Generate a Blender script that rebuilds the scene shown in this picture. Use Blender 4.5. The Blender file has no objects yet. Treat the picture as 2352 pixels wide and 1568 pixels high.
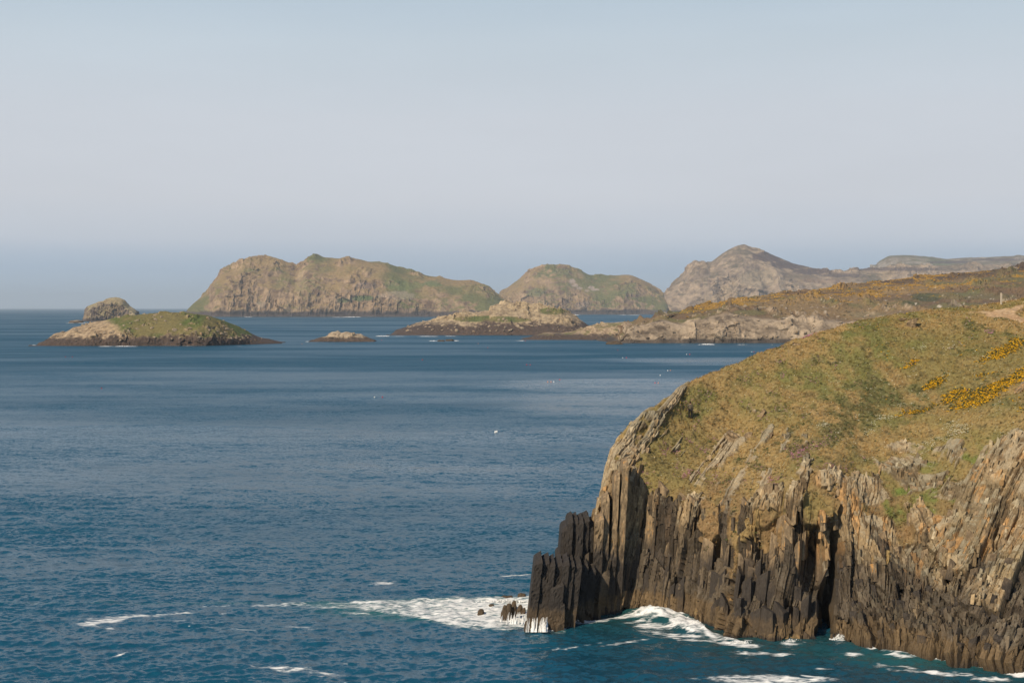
import bpy, bmesh, math, random
import numpy as np
from mathutils import Vector, Matrix
random.seed(7); RNG = np.random.default_rng(11)
S = bpy.context.scene; COL = S.collection

# ------------------------------------------------------------------ camera, sky, sun, exposure
F = 3267.0; CX = 1176.0; CY = 784.0; HY = 706.0; H = 27.0      # focal length and centre in a 2352 x 1568 frame, level line, eye height
PITCH = math.atan((CY - HY) / F)
cam = bpy.data.objects.new('camera', bpy.data.cameras.new('camera')); COL.objects.link(cam)
cam.data.sensor_width = 36.0; cam.data.lens = 50.0; cam.data.clip_end = 120000; cam.data.clip_start = 0.5
cam.location = (0, 0, H); cam.rotation_euler = (math.radians(90) - PITCH, 0, 0); S.camera = cam

SUN_EL = math.radians(40); SUN_AZ = math.radians(218)          # azimuth clockwise from +Y: behind the camera, to the left
sd = Vector((math.sin(SUN_AZ) * math.cos(SUN_EL), math.cos(SUN_AZ) * math.cos(SUN_EL), math.sin(SUN_EL)))
sun = bpy.data.objects.new('sun', bpy.data.lights.new('sun', 'SUN')); COL.objects.link(sun)
sun.data.energy = 4.8; sun.data.angle = math.radians(0.5); sun.data.color = (1.0, 0.86, 0.66)
sun.rotation_euler = sd.to_track_quat('Z', 'Y').to_euler(); sun.location = (-40, -40, 90)
S.view_settings.view_transform = 'Standard'; S.view_settings.look = 'None'
S.view_settings.gamma = 1; S.view_settings.exposure = 0.0; S.view_settings.use_curve_mapping = False

world = bpy.data.worlds.new('World'); S.world = world; world.use_nodes = True
def lin(r, g, b): return tuple(((c / 255) / 12.92 if c / 255 <= 0.04045 else ((c / 255 + 0.055) / 1.055) ** 2.4) for c in (r, g, b))
def build_world():
    nt = world.node_tree; n = nt.nodes; l = nt.links; n.clear()
    out = n.new('ShaderNodeOutputWorld'); bg = n.new('ShaderNodeBackground'); bg.inputs[1].default_value = 0.10
    sky = n.new('ShaderNodeTexSky'); sky.sky_type = 'NISHITA'; sky.sun_disc = False
    sky.sun_elevation = SUN_EL; sky.sun_rotation = SUN_AZ; sky.dust_density = .6; sky.air_density = 1.1; sky.ozone_density = 2.5; sky.altitude = 20
    tc = n.new('ShaderNodeTexCoord'); sep = n.new('ShaderNodeSeparateXYZ'); l.new(tc.outputs['Generated'], sep.inputs[0])
    # thin cloud veil and low haze bank: uneven bands that hug the horizon all the way round
    mp = n.new('ShaderNodeMapping'); mp.inputs['Scale'].default_value = (2.2, 2.2, 26); l.new(tc.outputs['Generated'], mp.inputs[0])
    nz = n.new('ShaderNodeTexNoise'); nz.inputs['Scale'].default_value = 1.6; nz.inputs['Detail'].default_value = 4; l.new(mp.outputs[0], nz.inputs[0])
    def math_(op, a, b):
        m = n.new('ShaderNodeMath'); m.operation = op
        for i, v in enumerate((a, b)):
            if hasattr(v, 'links') or hasattr(v, 'is_linked'): l.new(v, m.inputs[i])
            else: m.inputs[i].default_value = v
        return m.outputs[0]
    e = math_('ADD', sep.outputs['Z'], math_('MULTIPLY', math_('SUBTRACT', nz.outputs[0], 0.5), 0.012))
    mr = n.new('ShaderNodeMapRange'); l.new(e, mr.inputs[0]); mr.inputs[1].default_value = 0; mr.inputs[2].default_value = 0.5
    cr = n.new('ShaderNodeValToRGB'); l.new(mr.outputs[0], cr.inputs[0]); el = cr.color_ramp.elements
    stops = [(0.0, (172, 188, 202)), (0.026, (170, 187, 205)), (0.036, (180, 193, 208)), (0.048, (197, 204, 214)), (0.075, (205, 209, 216)), (0.13, (203, 209, 217)), (0.18, (194, 206, 216)), (0.22, (182, 199, 213)), (0.5, (100, 142, 200))]
    el[0].position = 0; el[0].color = (*lin(*stops[0][1]), 1); el[1].position = 1.0; el[1].color = (*lin(*stops[-1][1]), 1)
    for p, c in stops[1:-1]:
        q = el.new(p * 2); q.color = (*lin(*c), 1)
    sc = n.new('ShaderNodeVectorMath'); sc.operation = 'SCALE'; sc.inputs['Scale'].default_value = 10.0; l.new(cr.outputs[0], sc.inputs[0])
    mp2 = n.new('ShaderNodeMapping'); mp2.inputs['Scale'].default_value = (1.4, 1.4, 7); mp2.inputs['Rotation'].default_value = (0, .12, 0); l.new(tc.outputs['Generated'], mp2.inputs[0])
    nz2 = n.new('ShaderNodeTexNoise'); nz2.inputs['Scale'].default_value = 2.2; nz2.inputs['Detail'].default_value = 5; nz2.inputs['Roughness'].default_value = .55; l.new(mp2.outputs[0], nz2.inputs[0])
    l.new(math_('ADD', math_('MULTIPLY', nz2.outputs[0], 1.3), 9.7), sc.inputs['Scale'])
    up = n.new('ShaderNodeMapRange'); l.new(sep.outputs['Z'], up.inputs[0]); up.inputs[1].default_value = 0.21; up.inputs[2].default_value = 0.30
    mx = n.new('ShaderNodeMix'); mx.data_type = 'RGBA'; l.new(up.outputs[0], mx.inputs[0]); l.new(sc.outputs[0], mx.inputs[6]); l.new(sky.outputs[0], mx.inputs[7])
    l.new(mx.outputs[2], bg.inputs[0]); l.new(bg.outputs[0], out.inputs[0])
build_world()
try: S.cycles.use_denoising = True; S.cycles.volume_bounces = 0; S.cycles.max_bounces = 6
except Exception: pass

# ------------------------------------------------------------------ helpers
cp, sp = math.cos(PITCH), math.sin(PITCH)
def Q(px, py, d):                      # a point seen at (px, py), d metres away along +Y
    a = (px - CX) / F; b = -(py - CY) / F
    ry = cp + b * sp; rz = -sp + b * cp
    return (a / ry * d, d, H + rz / ry * d)
def shore(py): return H / ((py - HY) / F) * 1.0
def proj(P):
    x = P[..., 0]; y = P[..., 1]; z = P[..., 2] - H
    dep = y * cp - z * sp; v = y * sp + z * cp
    return CX + F * x / dep, CY - F * v / dep

def h3(ix, iy, iz, seed=0):
    n = (ix.astype(np.int64) * 374761393 + iy.astype(np.int64) * 668265263 + iz.astype(np.int64) * 2147483647 // 3 + seed * 974634777) & 0xFFFFFFFF
    n = ((n ^ (n >> 13)) * 1274126177) & 0xFFFFFFFF
    n = ((n ^ (n >> 15)) * 2246822519) & 0xFFFFFFFF
    return ((n ^ (n >> 16)) & 0xFFFFFF) / float(0xFFFFFF)
def vn(x, y, z, seed=0):               # value noise, -1 .. 1
    fx = np.floor(x); fy = np.floor(y); fz = np.floor(z)
    a = x - fx; b = y - fy; c = z - fz
    a = a * a * (3 - 2 * a); b = b * b * (3 - 2 * b); c = c * c * (3 - 2 * c)
    def g(i, j, k): return h3(fx + i, fy + j, fz + k, seed)
    x00 = g(0,0,0) * (1-a) + g(1,0,0) * a; x10 = g(0,1,0) * (1-a) + g(1,1,0) * a
    x01 = g(0,0,1) * (1-a) + g(1,0,1) * a; x11 = g(0,1,1) * (1-a) + g(1,1,1) * a
    return ((x00 * (1-b) + x10 * b) * (1-c) + (x01 * (1-b) + x11 * b) * c) * 2 - 1
def fbm(P, sc, oct=4, seed=0, st=(1,1,1), ridged=False, gain=0.5):
    x, y, z = P[..., 0] * st[0] / sc, P[..., 1] * st[1] / sc, P[..., 2] * st[2] / sc
    r = 0; a = 1; t = 0
    for i in range(oct):
        v = vn(x + 17.3 * i, y - 9.1 * i, z + 4.7 * i, seed + i)
        if ridged: v = 1 - 2 * np.abs(v)
        r = r + v * a; t += a; a *= gain; x, y, z = x * 2.03, y * 2.03, z * 2.03
    return r / t
def sm(x, a, b):
    t = np.clip((x - a) / (b - a + 1e-12), 0, 1); return t * t * (3 - 2 * t)
def mixc(a, b, t):
    a = np.asarray(a); b = np.asarray(b); t = np.asarray(t)[..., None]; return a * (1 - t) + b * t
def normals(P):
    du = np.gradient(P, axis=0); dv = np.gradient(P, axis=1)
    n = np.cross(du, dv); n /= np.linalg.norm(n, axis=-1, keepdims=True) + 1e-9
    return n

def setp(o, label=None, cat=None, kind=None, group=None, parent=None):
    if label: o['label'] = label
    if cat: o['category'] = cat
    if kind: o['kind'] = kind
    if group: o['group'] = group
    if parent: o.parent = parent
    return o
def mesh_obj(name, V, Fc, mat, col=None, smooth=False, parent=None, colname='Col'):
    me = bpy.data.meshes.new(name); V = np.asarray(V, dtype=np.float32).reshape(-1, 3)
    Fc = np.asarray(Fc, dtype=np.int32); k = Fc.shape[1]
    me.vertices.add(len(V)); me.vertices.foreach_set('co', V.ravel())
    me.loops.add(Fc.size); me.loops.foreach_set('vertex_index', Fc.ravel())
    me.polygons.add(len(Fc)); me.polygons.foreach_set('loop_start', np.arange(0, Fc.size, k, dtype=np.int32))
    try: me.polygons.foreach_set('loop_total', np.full(len(Fc), k, dtype=np.int32))
    except Exception: pass
    me.polygons.foreach_set('use_smooth', np.full(len(Fc), smooth, dtype=bool))
    if col is not None:
        at = me.color_attributes.new(colname, 'FLOAT_COLOR', 'POINT')
        c = np.ones((len(V), 4), dtype=np.float32); c[:, :3] = np.asarray(col).reshape(-1, 3); at.data.foreach_set('color', c.ravel())
    me.update(calc_edges=True); me.validate()
    me.materials.append(mat)
    o = bpy.data.objects.new(name, me); COL.objects.link(o)
    if parent: o.parent = parent
    return o
def grid_faces(nu, nv):
    i = np.arange(nu * nv).reshape(nu, nv)
    return np.stack([i[:-1, :-1], i[1:, :-1], i[1:, 1:], i[:-1, 1:]], -1).reshape(-1, 4)
def cr_resample(C, n_seg):             # Catmull-Rom along axis 0, n_seg[i] samples in segment i
    C = np.asarray(C, float); m = len(C); out = []; par = []
    for i in range(m - 1):
        p0 = C[max(i-1, 0)]; p1 = C[i]; p2 = C[i+1]; p3 = C[min(i+2, m-1)]
        t = np.arange(n_seg[i]) / n_seg[i]
        if i == m - 2: t = np.linspace(0, 1, n_seg[i] + 1)
        T = t.reshape(-1, *([1] * (C.ndim - 1)))
        m1 = (p2 - p0) * .5 * .8; m2 = (p3 - p1) * .5 * .8
        out.append((2*T**3-3*T**2+1)*p1 + (T**3-2*T**2+T)*m1 + (-2*T**3+3*T**2)*p2 + (T**3-T**2)*m2); par.append(i + t)
    return np.concatenate(out), np.concatenate(par)
def loft(stations, nu, nv):
    G, pu = cr_resample(stations, nu); G2, pv = cr_resample(np.swapaxes(G, 0, 1), nv)
    return np.swapaxes(G2, 0, 1), pu, pv

def node_mat(name, rough=0.9, bump=0.0, bscale=1.0, col=None, noise_amt=0.0, nscale=5.0):
    """vertex colour (or flat colour) with fine grain and relief"""
    m = bpy.data.materials.new(name); m.use_nodes = True; nt = m.node_tree; n = nt.nodes; l = nt.links
    b = n['Principled BSDF']; b.inputs['Roughness'].default_value = rough
    b.inputs['Specular IOR Level'].default_value = 0.25
    geo = n.new('ShaderNodeNewGeometry')
    if col is None:
        a = n.new('ShaderNodeVertexColor'); a.layer_name = 'Col'; c = a.outputs[0]
    else:
        r = n.new('ShaderNodeRGB'); r.outputs[0].default_value = (*col, 1); c = r.outputs[0]
    if noise_amt:
        t = n.new('ShaderNodeTexNoise'); t.inputs['Scale'].default_value = nscale; t.inputs['Detail'].default_value = 5; t.inputs['Roughness'].default_value = .65
        l.new(geo.outputs['Position'], t.inputs['Vector'])
        mr = n.new('ShaderNodeMapRange'); l.new(t.outputs[0], mr.inputs[0]); mr.inputs[1].default_value = .25; mr.inputs[2].default_value = .75
        mr.inputs[3].default_value = 1 - noise_amt; mr.inputs[4].default_value = 1 + noise_amt
        v = n.new('ShaderNodeVectorMath'); v.operation = 'SCALE'; l.new(c, v.inputs[0]); l.new(mr.outputs[0], v.inputs['Scale']); c = v.outputs[0]
    l.new(c, b.inputs['Base Color'])
    if bump:
        t2 = n.new('ShaderNodeTexNoise'); t2.inputs['Scale'].default_value = bscale; t2.inputs['Detail'].default_value = 6; t2.inputs['Roughness'].default_value = .6
        l.new(geo.outputs['Position'], t2.inputs['Vector'])
        bp = n.new('ShaderNodeBump'); bp.inputs['Strength'].default_value = 1; bp.inputs['Distance'].default_value = bump
        l.new(t2.outputs[0], bp.inputs['Height']); l.new(bp.outputs[0], b.inputs['Normal'])
    return m

M_land = node_mat('headland_rock_and_turf', .95, .05, 3.0, None, .35, 5.0)
M_far = node_mat('island_rock_and_turf', .95, 1.2, .12, None, .35, .15)
M_mid = node_mat('coast_rock_and_turf', .95, .35, .5, None, .35, .6)
M_plant = node_mat('plants', .9, 0, 1, None, .25, 6)

# rock whose colour comes from where it stands above the sea (tide band, black lichen band, pale and orange lichen higher up)
def rock_mat(name, d0=5.5, d1=8.0, bscale=4.0, zs=1.0, dark=(.034,.028,.023), pale=(.28,.215,.14)):
    m = bpy.data.materials.new(name); m.use_nodes = True; nt = m.node_tree; n = nt.nodes; l = nt.links
    b = n['Principled BSDF']; b.inputs['Roughness'].default_value = .85; b.inputs['Specular IOR Level'].default_value = .3
    geo = n.new('ShaderNodeNewGeometry'); sep = n.new('ShaderNodeSeparateXYZ'); l.new(geo.outputs['Position'], sep.inputs[0])
    oi = n.new('ShaderNodeObjectInfo')
    def noise(scale, det=4, stretch=None):
        t = n.new('ShaderNodeTexNoise'); t.inputs['Scale'].default_value = scale; t.inputs['Detail'].default_value = det; t.inputs['Roughness'].default_value = .6
        if stretch:
            mp = n.new('ShaderNodeMapping'); mp.inputs['Scale'].default_value = stretch; l.new(geo.outputs['Position'], mp.inputs[0]); l.new(mp.outputs[0], t.inputs['Vector'])
        else: l.new(geo.outputs['Position'], t.inputs['Vector'])
        return t.outputs[0]
    def mt(op, a, c):
        q = n.new('ShaderNodeMath'); q.operation = op
        for i, v in enumerate((a, c)):
            if isinstance(v, (int, float)): q.inputs[i].default_value = v
            else: l.new(v, q.inputs[i])
        return q.outputs[0]
    def mrg(x, a, c):
        q = n.new('ShaderNodeMapRange'); q.interpolation_type = 'SMOOTHSTEP'; l.new(x, q.inputs[0]); q.inputs[1].default_value = a; q.inputs[2].default_value = c; return q.outputs[0]
    def mx(f, A, B):
        q = n.new('ShaderNodeMix'); q.data_type = 'RGBA'; l.new(f, q.inputs[0])
        for i, v in ((6, A), (7, B)):
            if isinstance(v, tuple): q.inputs[i].default_value = (*v, 1)
            else: l.new(v, q.inputs[i])
        return q.outputs[2]
    n1 = noise(.35 / zs); n2 = noise(1.6 / zs, 5, (2.2, 2.2, .35)); n3 = noise(7 / zs, 4, (1, 1, .5))
    h = mt('ADD', sep.outputs['Z'], mt('MULTIPLY', mt('SUBTRACT', n1, .5), 7.0 * zs)); h = mt('ADD', h, mt('MULTIPLY', mt('SUBTRACT', oi.outputs['Random'], .5), 1.4 * zs))
    up = mx(mrg(n2, .35, .65), (pale[0]*.5, pale[1]*.5, pale[2]*.52), pale)
    up = mx(mt('MULTIPLY', mrg(n1, .55, .62), mrg(n2, .5, .62)), up, (.38, .20, .065))
    c = mx(mrg(h, d0, d1), dark, up)
    tide = mt('ADD', sep.outputs['Z'], mt('MULTIPLY', mt('SUBTRACT', n2, .5), 1.5 * zs))
    c = mx(mrg(tide, 1.3 * zs, 1.9 * zs), (.075, .053, .032), c)
    mul = n.new('ShaderNodeMapRange'); l.new(n3, mul.inputs[0]); mul.inputs[1].default_value = .25; mul.inputs[2].default_value = .75; mul.inputs[3].default_value = .6; mul.inputs[4].default_value = 1.4
    v = n.new('ShaderNodeVectorMath'); v.operation = 'SCALE'; l.new(c, v.inputs[0]); l.new(mul.outputs[0], v.inputs['Scale']); l.new(v.outputs[0], b.inputs['Base Color'])
    bp = n.new('ShaderNodeBump'); bp.inputs['Distance'].default_value = .10 * zs; l.new(noise(bscale / zs, 6, (1.5, 1.5, .5)), bp.inputs['Height']); l.new(bp.outputs[0], b.inputs['Normal'])
    return m
M_rock = rock_mat('bedded_sandstone', 4.2, 7.4, dark=(.045,.036,.028), pale=(.29,.205,.115))
M_tower = rock_mat('black_lichened_sandstone', 11.0, 14.0)
M_isl_rock = rock_mat('islet_rock', 2.5, 5, 1.5, 2.0, (.06,.045,.036), (.36,.28,.19))

# ------------------------------------------------------------------ the near headland
def st(w, c, b, m, r, back=(18, .5), toe=None):
    """cross-section of the headland: waterline, mid cliff, brow, mid slope, skyline; then down the far side"""
    dw = shore(w[1]) if len(w) == 2 else w[2]
    W = np.array(Q(w[0], w[1], dw)); R = np.array(Q(*r))
    T = W + np.array([0, -1.5, -4.0]); T[2] = -4.0
    B1 = R + np.array([0, back[0], 0]); B1[2] = R[2] * back[1] + 1; B2 = R + np.array([0, back[0] * 1.9, 0]); B2[2] = -4
    return [T, W, np.array(Q(*c)), np.array(Q(*b)), np.array(Q(*m)), R, B1, B2]
ST = [
 st((1352,1430),(1362,1262,125),(1368,1192,126.5),(1373,1186,129),(1376,1186,132),(7,.5)),
 st((1375,1425),(1385,1250,125.6),(1391,1118,128.5),(1397,1080,131),(1402,1056,133.5),(9,.5)),
 st((1402,1418),(1408,1240,126),(1414,1070,129),(1422,1020,132),(1432,995,135),(11,.5)),
 st((1450,1410),(1456,1250,127),(1466,1085,129.5),(1490,1005,134),(1515,928,139),(13,.5)),
 st((1530,1412),(1535,1285,126.2),(1548,1140,127.5),(1575,1000,137),(1600,873,146),(14,.5)),
 st((1620,1435),(1630,1300,123.5),(1640,1162,125.5),(1675,1000,139),(1715,824,151),(15,.5)),
 st((1700,1468),(1710,1300,120),(1720,1140,123),(1765,960,139),(1815,785,156),(16,.5)),
 st((1800,1470),(1805,1290,119),(1812,1100,122.5),(1855,920,141),(1905,757,159),(16,.5)),
 st((1890,1472),(1893,1290,118.5),(1895,1095,122),(1935,905,141),(1980,736,161),(17,.6)),
 st((1960,1475),(1960,1290,118.6),(1965,1100,124),(2010,895,142),(2060,721,163),(18,.6)),
 st((2060,1490),(2060,1300,118),(2070,1075,126),(2100,880,143),(2140,711,164),(18,.6)),
 st((2150,1510),(2150,1320,116.5),(2152,1050,126),(2185,855,144),(2222,705,165),(20,.7)),
 st((2240,1528),(2240,1310,115),(2245,1000,126),(2272,825,145),(2300,698,166),(22,.8)),
 st((2340,1545),(2340,1285,114.5),(2345,950,126),(2358,795,146),(2370,687,168),(24,.8)),
 st((2500,1562),(2500,1250,114),(2500,930,126),(2500,790,146),(2500,680,170),(26,.8)),
 st((2750,1600),(2750,1250,112),(2750,920,126),(2750,780,146),(2750,675,172),(26,.8)),
 st((3200,1660),(3200,1250,110),(3200,920,126),(3200,770,146),(3200,670,174),(26,.8)),
]
cap = [np.array([Q(1347, 700, p[1])[0] - (0.2), p[1], -4.0]) for p in ST[0]]
ST = [cap] + ST
ST = np.array(ST)
nu = [26, 22, 24, 34, 52, 62, 62, 66, 58, 48, 64, 62, 62, 66, 60, 16, 10]
nv = [5, 130, 112, 135, 135, 10, 6]
P0, pu, pv = loft(ST, nu, nv)
N0 = normals(P0); N0 *= np.sign((N0[..., 1:2] * -1 + N0[..., 2:3]).mean())
px, py = proj(P0)
U, Vv = np.meshgrid(pu, pv, indexing='ij')
# smoothed normals so that blocks step out cleanly
Ns = N0.copy()
for _ in range(6):
    Ns[1:-1, 1:-1] = (Ns[:-2, 1:-1] + Ns[2:, 1:-1] + Ns[1:-1, :-2] + Ns[1:-1, 2:] + Ns[1:-1, 1:-1]) / 5
Ns /= np.linalg.norm(Ns, axis=-1, keepdims=True) + 1e-9

X, Y, Z = P0[..., 0], P0[..., 1], P0[..., 2]
lean = np.interp(X, [0, 20, 25.5, 27.5, 33, 37, 45, 80], [.05, .04, .02, -.20, -.16, .22, .32, .3])
strike = np.interp(X, [0, 15, 30, 45], [.42, .48, .5, .5])
s = X - lean * Z - strike * (Y - 122)
s = s + .32 * fbm(P0, 6, 2, 3) + .10 * fbm(P0, 1.6, 2, 5)
t = Z * .95 + .25 * (Y - 122) + .05 * X
def bands(s, mean, seed):
    r = np.random.default_rng(seed); b = -60 + np.cumsum(r.gamma(2.2, mean / 2.2, 6000)); b = b[b < 160]
    i = np.searchsorted(b, s); i = np.clip(i, 1, len(b) - 1)
    e = np.minimum(s - b[i-1], b[i] - s); w = b[i] - b[i-1]
    return i, e, w, (s - b[i-1]) / w
def joints(i, s01, t, L, seed, slant=.35):
    tt = t + h3(i, i*0, i*0, seed) * 37 + (s01 - .5) * slant * (h3(i, i*0, i*0, seed + 9) * 2 - .6)
    LL = L * (.5 + 1.2 * h3(i, i*0 + 1, i*0, seed)) * np.interp(X, [0, 12, 22, 28, 36, 60], [2.4, 2.2, 1.5, 1.2, .5, .45])
    j = np.floor(tt / LL); f = tt / LL - j
    return j, np.minimum(f, 1 - f) * LL
iA, eA, wA, fA = bands(s, 2.1, 1); jA, gA = joints(iA, fA, t, 7.0, 21, .2)
iB, eB, wB, fB = bands(s, .62, 2); jB, gB = joints(iB, fB, t, 3.0, 31, .2)
iC, eC, wC, fC = bands(s, .24, 3); jC, gC = joints(iC, fC, t, 1.3, 41, .12)
rA = h3(iA, jA, iA*0, 5); rB = h3(iB, jB, iB*0, 6); rC = h3(iC, jC, iC*0, 7)

def ell(cx, cy, rx, ry, ang=0, pw=1):
    a = math.radians(ang); dx = px - cx; dy = py - cy
    u_ = (dx * math.cos(a) + dy * math.sin(a)) / rx; v_ = (-dx * math.sin(a) + dy * math.cos(a)) / ry
    return np.exp(-(u_ * u_ + v_ * v_) * pw)
# where bare rock shows: everything under the brow, ribs of bedding breaking through the turf above it
vs = Vv - 3.0                                   # 0 at the brow, 2 at the skyline
vs = vs + (.30 * fbm(P0, 7, 3, 60, (1, .5, .5)) + .20 * (h3(iB, iB*0, iB*0, 59) - .5) + .18 * (h3(iA, iA*0, iA*0, 58) - .5)) * sm(X, 8, 14) * (1 - sm(vs, .9, 1.8))
n_patch = fbm(P0, 5, 4, 61); n_fine = fbm(P0, 1.2, 3, 62)
leftw = np.exp(-np.clip(px - np.interp(py, [900, 1000, 1100, 1200], [1540, 1440, 1405, 1370]), 0, 999) / 55.)
dens = 1.18 - .66 * sm(vs, -.85, .85) - .36 * sm(vs, .6, 1.6) - .22 * sm(px, 1780, 1950) * sm(vs, -.1, .3) * (1 - sm(px, 2100, 2200)) + .62 * leftw
dens += .45 * sm(px, 2150, 2350) * (1 - sm(py, 950, 1050) * .0) * sm(py, 960, 1060)
dens -= .45 * sm(px, 2060, 2180) * (1 - sm(py, 950, 1050))
rib = (h3(iB, iB*0, iB*0, 77) * .55 + h3(iA, iA*0, iA*0, 78) * .3 + .35 * fbm(P0, 3, 2, 66, (1, .5, .7))) 
rockv = dens + 1.0 * (rib - .5) + .34 * n_patch + .26 * n_fine - .64 - .9 * ell(1520,1112,55,24,20) * (.6 + n_fine) - .6 * ell(1600,1130,50,18,5) * (.6 + n_fine)
ledge = sm(fbm(P0, 2.4, 4, 64, (1, .6, .9)) + .25 * n_fine, .02, .40) * sm(vs, -1.15, -.35) * (1 - sm(vs, .2, .6))
rockv -= 1.0 * ledge * (1 - sm(X, 34, 40)) * (.75 + .5 * (h3(iB, iB*0, iB*0, 93) - .3))
# turf and scree shelves on the broken right-hand face
shelf = 1.0 * ell(2060,1130,60,34,-5) + .9 * ell(2050,1180,45,22,10) + .7 * ell(2160,1150,40,30,-20) + .8 * ell(2230,1070,60,60,-30) + .55 * ell(2200,1180,50,30) + .5 * ell(2310,1090,40,60) + .5 * ell(2130,1060,60,40)
rockv -= .95 * shelf * (.55 + .45 * n_fine) * (0.6 + .8 * h3(iB, jB, iB*0, 91))
# outcrops high on the turf
for c in [(2090,745,13,16),(2075,770,6,20),(2105,772,10,16),(1690,1010,26,12),(1675,1035,20,14),(1650,1060,26,16),(1740,950,22,8),(1545,925,40,9,-38),(1505,955,40,12,-42),(1595,893,34,5,-32),(1560,960,30,3,-45),(1530,990,40,3,-48),(1575,995,34,2.5,-50),(1500,1010,46,4,-52),(1540,1040,40,3,-52),(1615,930,20,2.5,-35),(1640,1060,34,4,-50),(1690,1070,34,3,-50),(1720,1045,30,3,-48),(1600,1090,30,4,-55),(1770,1060,34,4,-50),(1660,985,20,3,-50),(1830,1040,24,3,-45),(2345,885,18,5,-30),(2310,935,20,8,-50),(2200,1030,16,26),(1760,1000,10,22,30),(1800,1010,8,26,35)]:
    rockv += .75 * ell(c[0], c[1], c[2], c[3], -(c[4] if len(c) > 4 else 0) * -1) * (.4 + rib)
rock = sm(rockv, -.04, .06)

amp_cliff = 1 - .9 * sm(vs, -.85, -.1)
ampA = 1.0 * amp_cliff + .12; ampB = .27 * amp_cliff + .15; ampC = .07 * amp_cliff + .06
D = rock * (ampA * (rA - .5) + ampB * (rB - .5) + ampC * (rC - .5))
D += rock * (.22 * (1 - amp_cliff) + .04)                         # ribs stand out of the turf
groove = lambda e, w: 1 - sm(e, 0, w)
D -= rock * (.28 * groove(eA, .10) + .16 * groove(eB, .07) * (.4 + amp_cliff) + .06 * groove(eC, .05))
D -= rock * (.16 * groove(gA, .07) + .10 * groove(gB, .05)) * amp_cliff
sb = s * 1.0; z0_ = sb * 0
D += .5 * fbm(P0, 7, 3, 81) * (.3 + .7 * amp_cliff) + 1.3 * vn(sb / 4.2, Z / 16, z0_, 86) * amp_cliff + .5 * vn(sb / 1.9, Z / 9, z0_, 87) * amp_cliff + rock * .10 * fbm(P0, .8, 3, 82) + rock * .03 * fbm(P0, .22, 2, 83)
turf = 1 - rock
D += turf * (.30 * fbm(P0, 1.7, 3, 84, (1, 1, 1.5)) + .17 * fbm(P0, .5, 3, 85))
# chimneys, niches and overhangs (where in the face, half sizes, depth)
def carve(cx, cy, rx, ry, dep, ang=0, hard=2.2):
    a = math.radians(ang); dx = px - cx; dy = py - cy
    u_ = (dx * math.cos(a) + dy * math.sin(a)) / rx; v_ = (-dx * math.sin(a) + dy * math.cos(a)) / ry
    r = np.sqrt(u_ * u_ + v_ * v_) + .16 * n_fine
    return dep * (1 - sm(r, .62, 1.0))
front = (Vv < 4.2); HOLE = np.zeros_like(X)
for c in [(1916,1300,13,170,-3.6,2),(1900,1385,24,85,-3.4,4),(1868,1290,34,72,-1.7,6),(1893,1450,26,26,-2.5,0),(1868,1180,34,42,1.6,-12),(1838,1150,22,30,1.2,20),(1905,1175,16,40,.8,0),
          (1638,1268,14,46,-2.0,14),(1656,1205,6,34,-1.6,14),(1558,1345,9,34,-1.6,5),(1470,1262,7,9,-1.2,0),(1700,1345,9,14,-1.3,0),(1716,1290,9,50,-1.4,-6),(1672,1335,10,10,-1.1,0),(1690,1352,9,12,-1.2,0),
          (1372,1240,9,50,-1.2,5),(1484,1320,6,26,-1.1,0),(1735,1262,8,60,-1.3,-3),(1752,1330,10,22,-1.5,0),(1600,1200,7,44,-1.2,15),(1815,1400,12,30,-1.0,-20),
          (1500,1230,40,120,.5,5),(1800,1290,34,110,.8,0),(1585,1290,26,90,.45,8),(1760,1180,30,40,.6,25),
          (2030,1350,30,50,-.7,0),(2110,1210,20,60,.5,-15),(1985,1210,30,70,.4,-15),(2070,1370,10,30,-1.0,-5),(2175,1330,8,40,-.9,0),(2290,1240,9,40,-.8,10),(2240,1400,40,60,.5,0)]:
    k_ = carve(*c[:5], ang=c[5]); D += front * k_; HOLE = np.maximum(HOLE, -k_ * (c[4] < -.6))
# the ledge of wave-washed rock along the foot
D += front * .8 * (1 - sm(Z, .8, 2.6)) * sm(px, 1560, 1650) * (.5 + .5 * rB)
P1 = P0 + Ns * D[..., None]
P1[0] = P0[0]; P1[:, 0] = P0[:, 0]; P1[:, -1] = P0[:, -1]
N1 = normals(P1); N1 *= np.sign((N1[..., 1:2] * -1 + N1[..., 2:3]).mean())

# colours
z = P1[..., 2]
tint = (rB - .5) * .5 + (rC - .5) * .35 + (rA - .5) * .25
nlo = fbm(P0, 4.5, 3, 101); nst = fbm(P0, .9, 4, 102, (1.6, 1.6, .28)); nlich = fbm(P0, .5, 3, 103)
hh = z + 2.2 * nlo + 3.0 * (rA - .5) + 1.4 * (rB - .5) + 3.2 * (1 - sm(X, 4, 9)) * -1
face = h3(iA, jA, iA*0, 55) - .5
wdark = 1 - sm(hh + 3.0 * face - 2.4 * sm(X, 8, 14) * (1 - sm(X, 27, 33)), 4.6, 7.8)
c_pale = mixc((.115,.078,.042), (.32,.23,.125), np.clip(.45 + tint * 1.1 + .5 * nst + .6 * face, 0, 1))
c_pale = mixc(c_pale, (.36,.30,.20), sm(nlich + .9 * (N1[..., 2] - .35) + .3 * sm(vs, -.3, .2), .1, .7) * .75)
grey = sm(fbm(P0, 5, 2, 105) + .5 * (h3(iB, iB*0, iB*0, 14) - .5), .05, .3)
c_pale = mixc(c_pale, c_pale * np.array([.70, .76, .80]), grey * .7)
orange = sm(h3(iC, jB, iB*0, 15) + .30 * nlo + .35 * nst, .82, 1.0) * (1 - sm(vs, -.2, .3)) * sm(z, 3, 5)
c_pale = mixc(c_pale, (.36,.20,.075), orange * .75)
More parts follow.
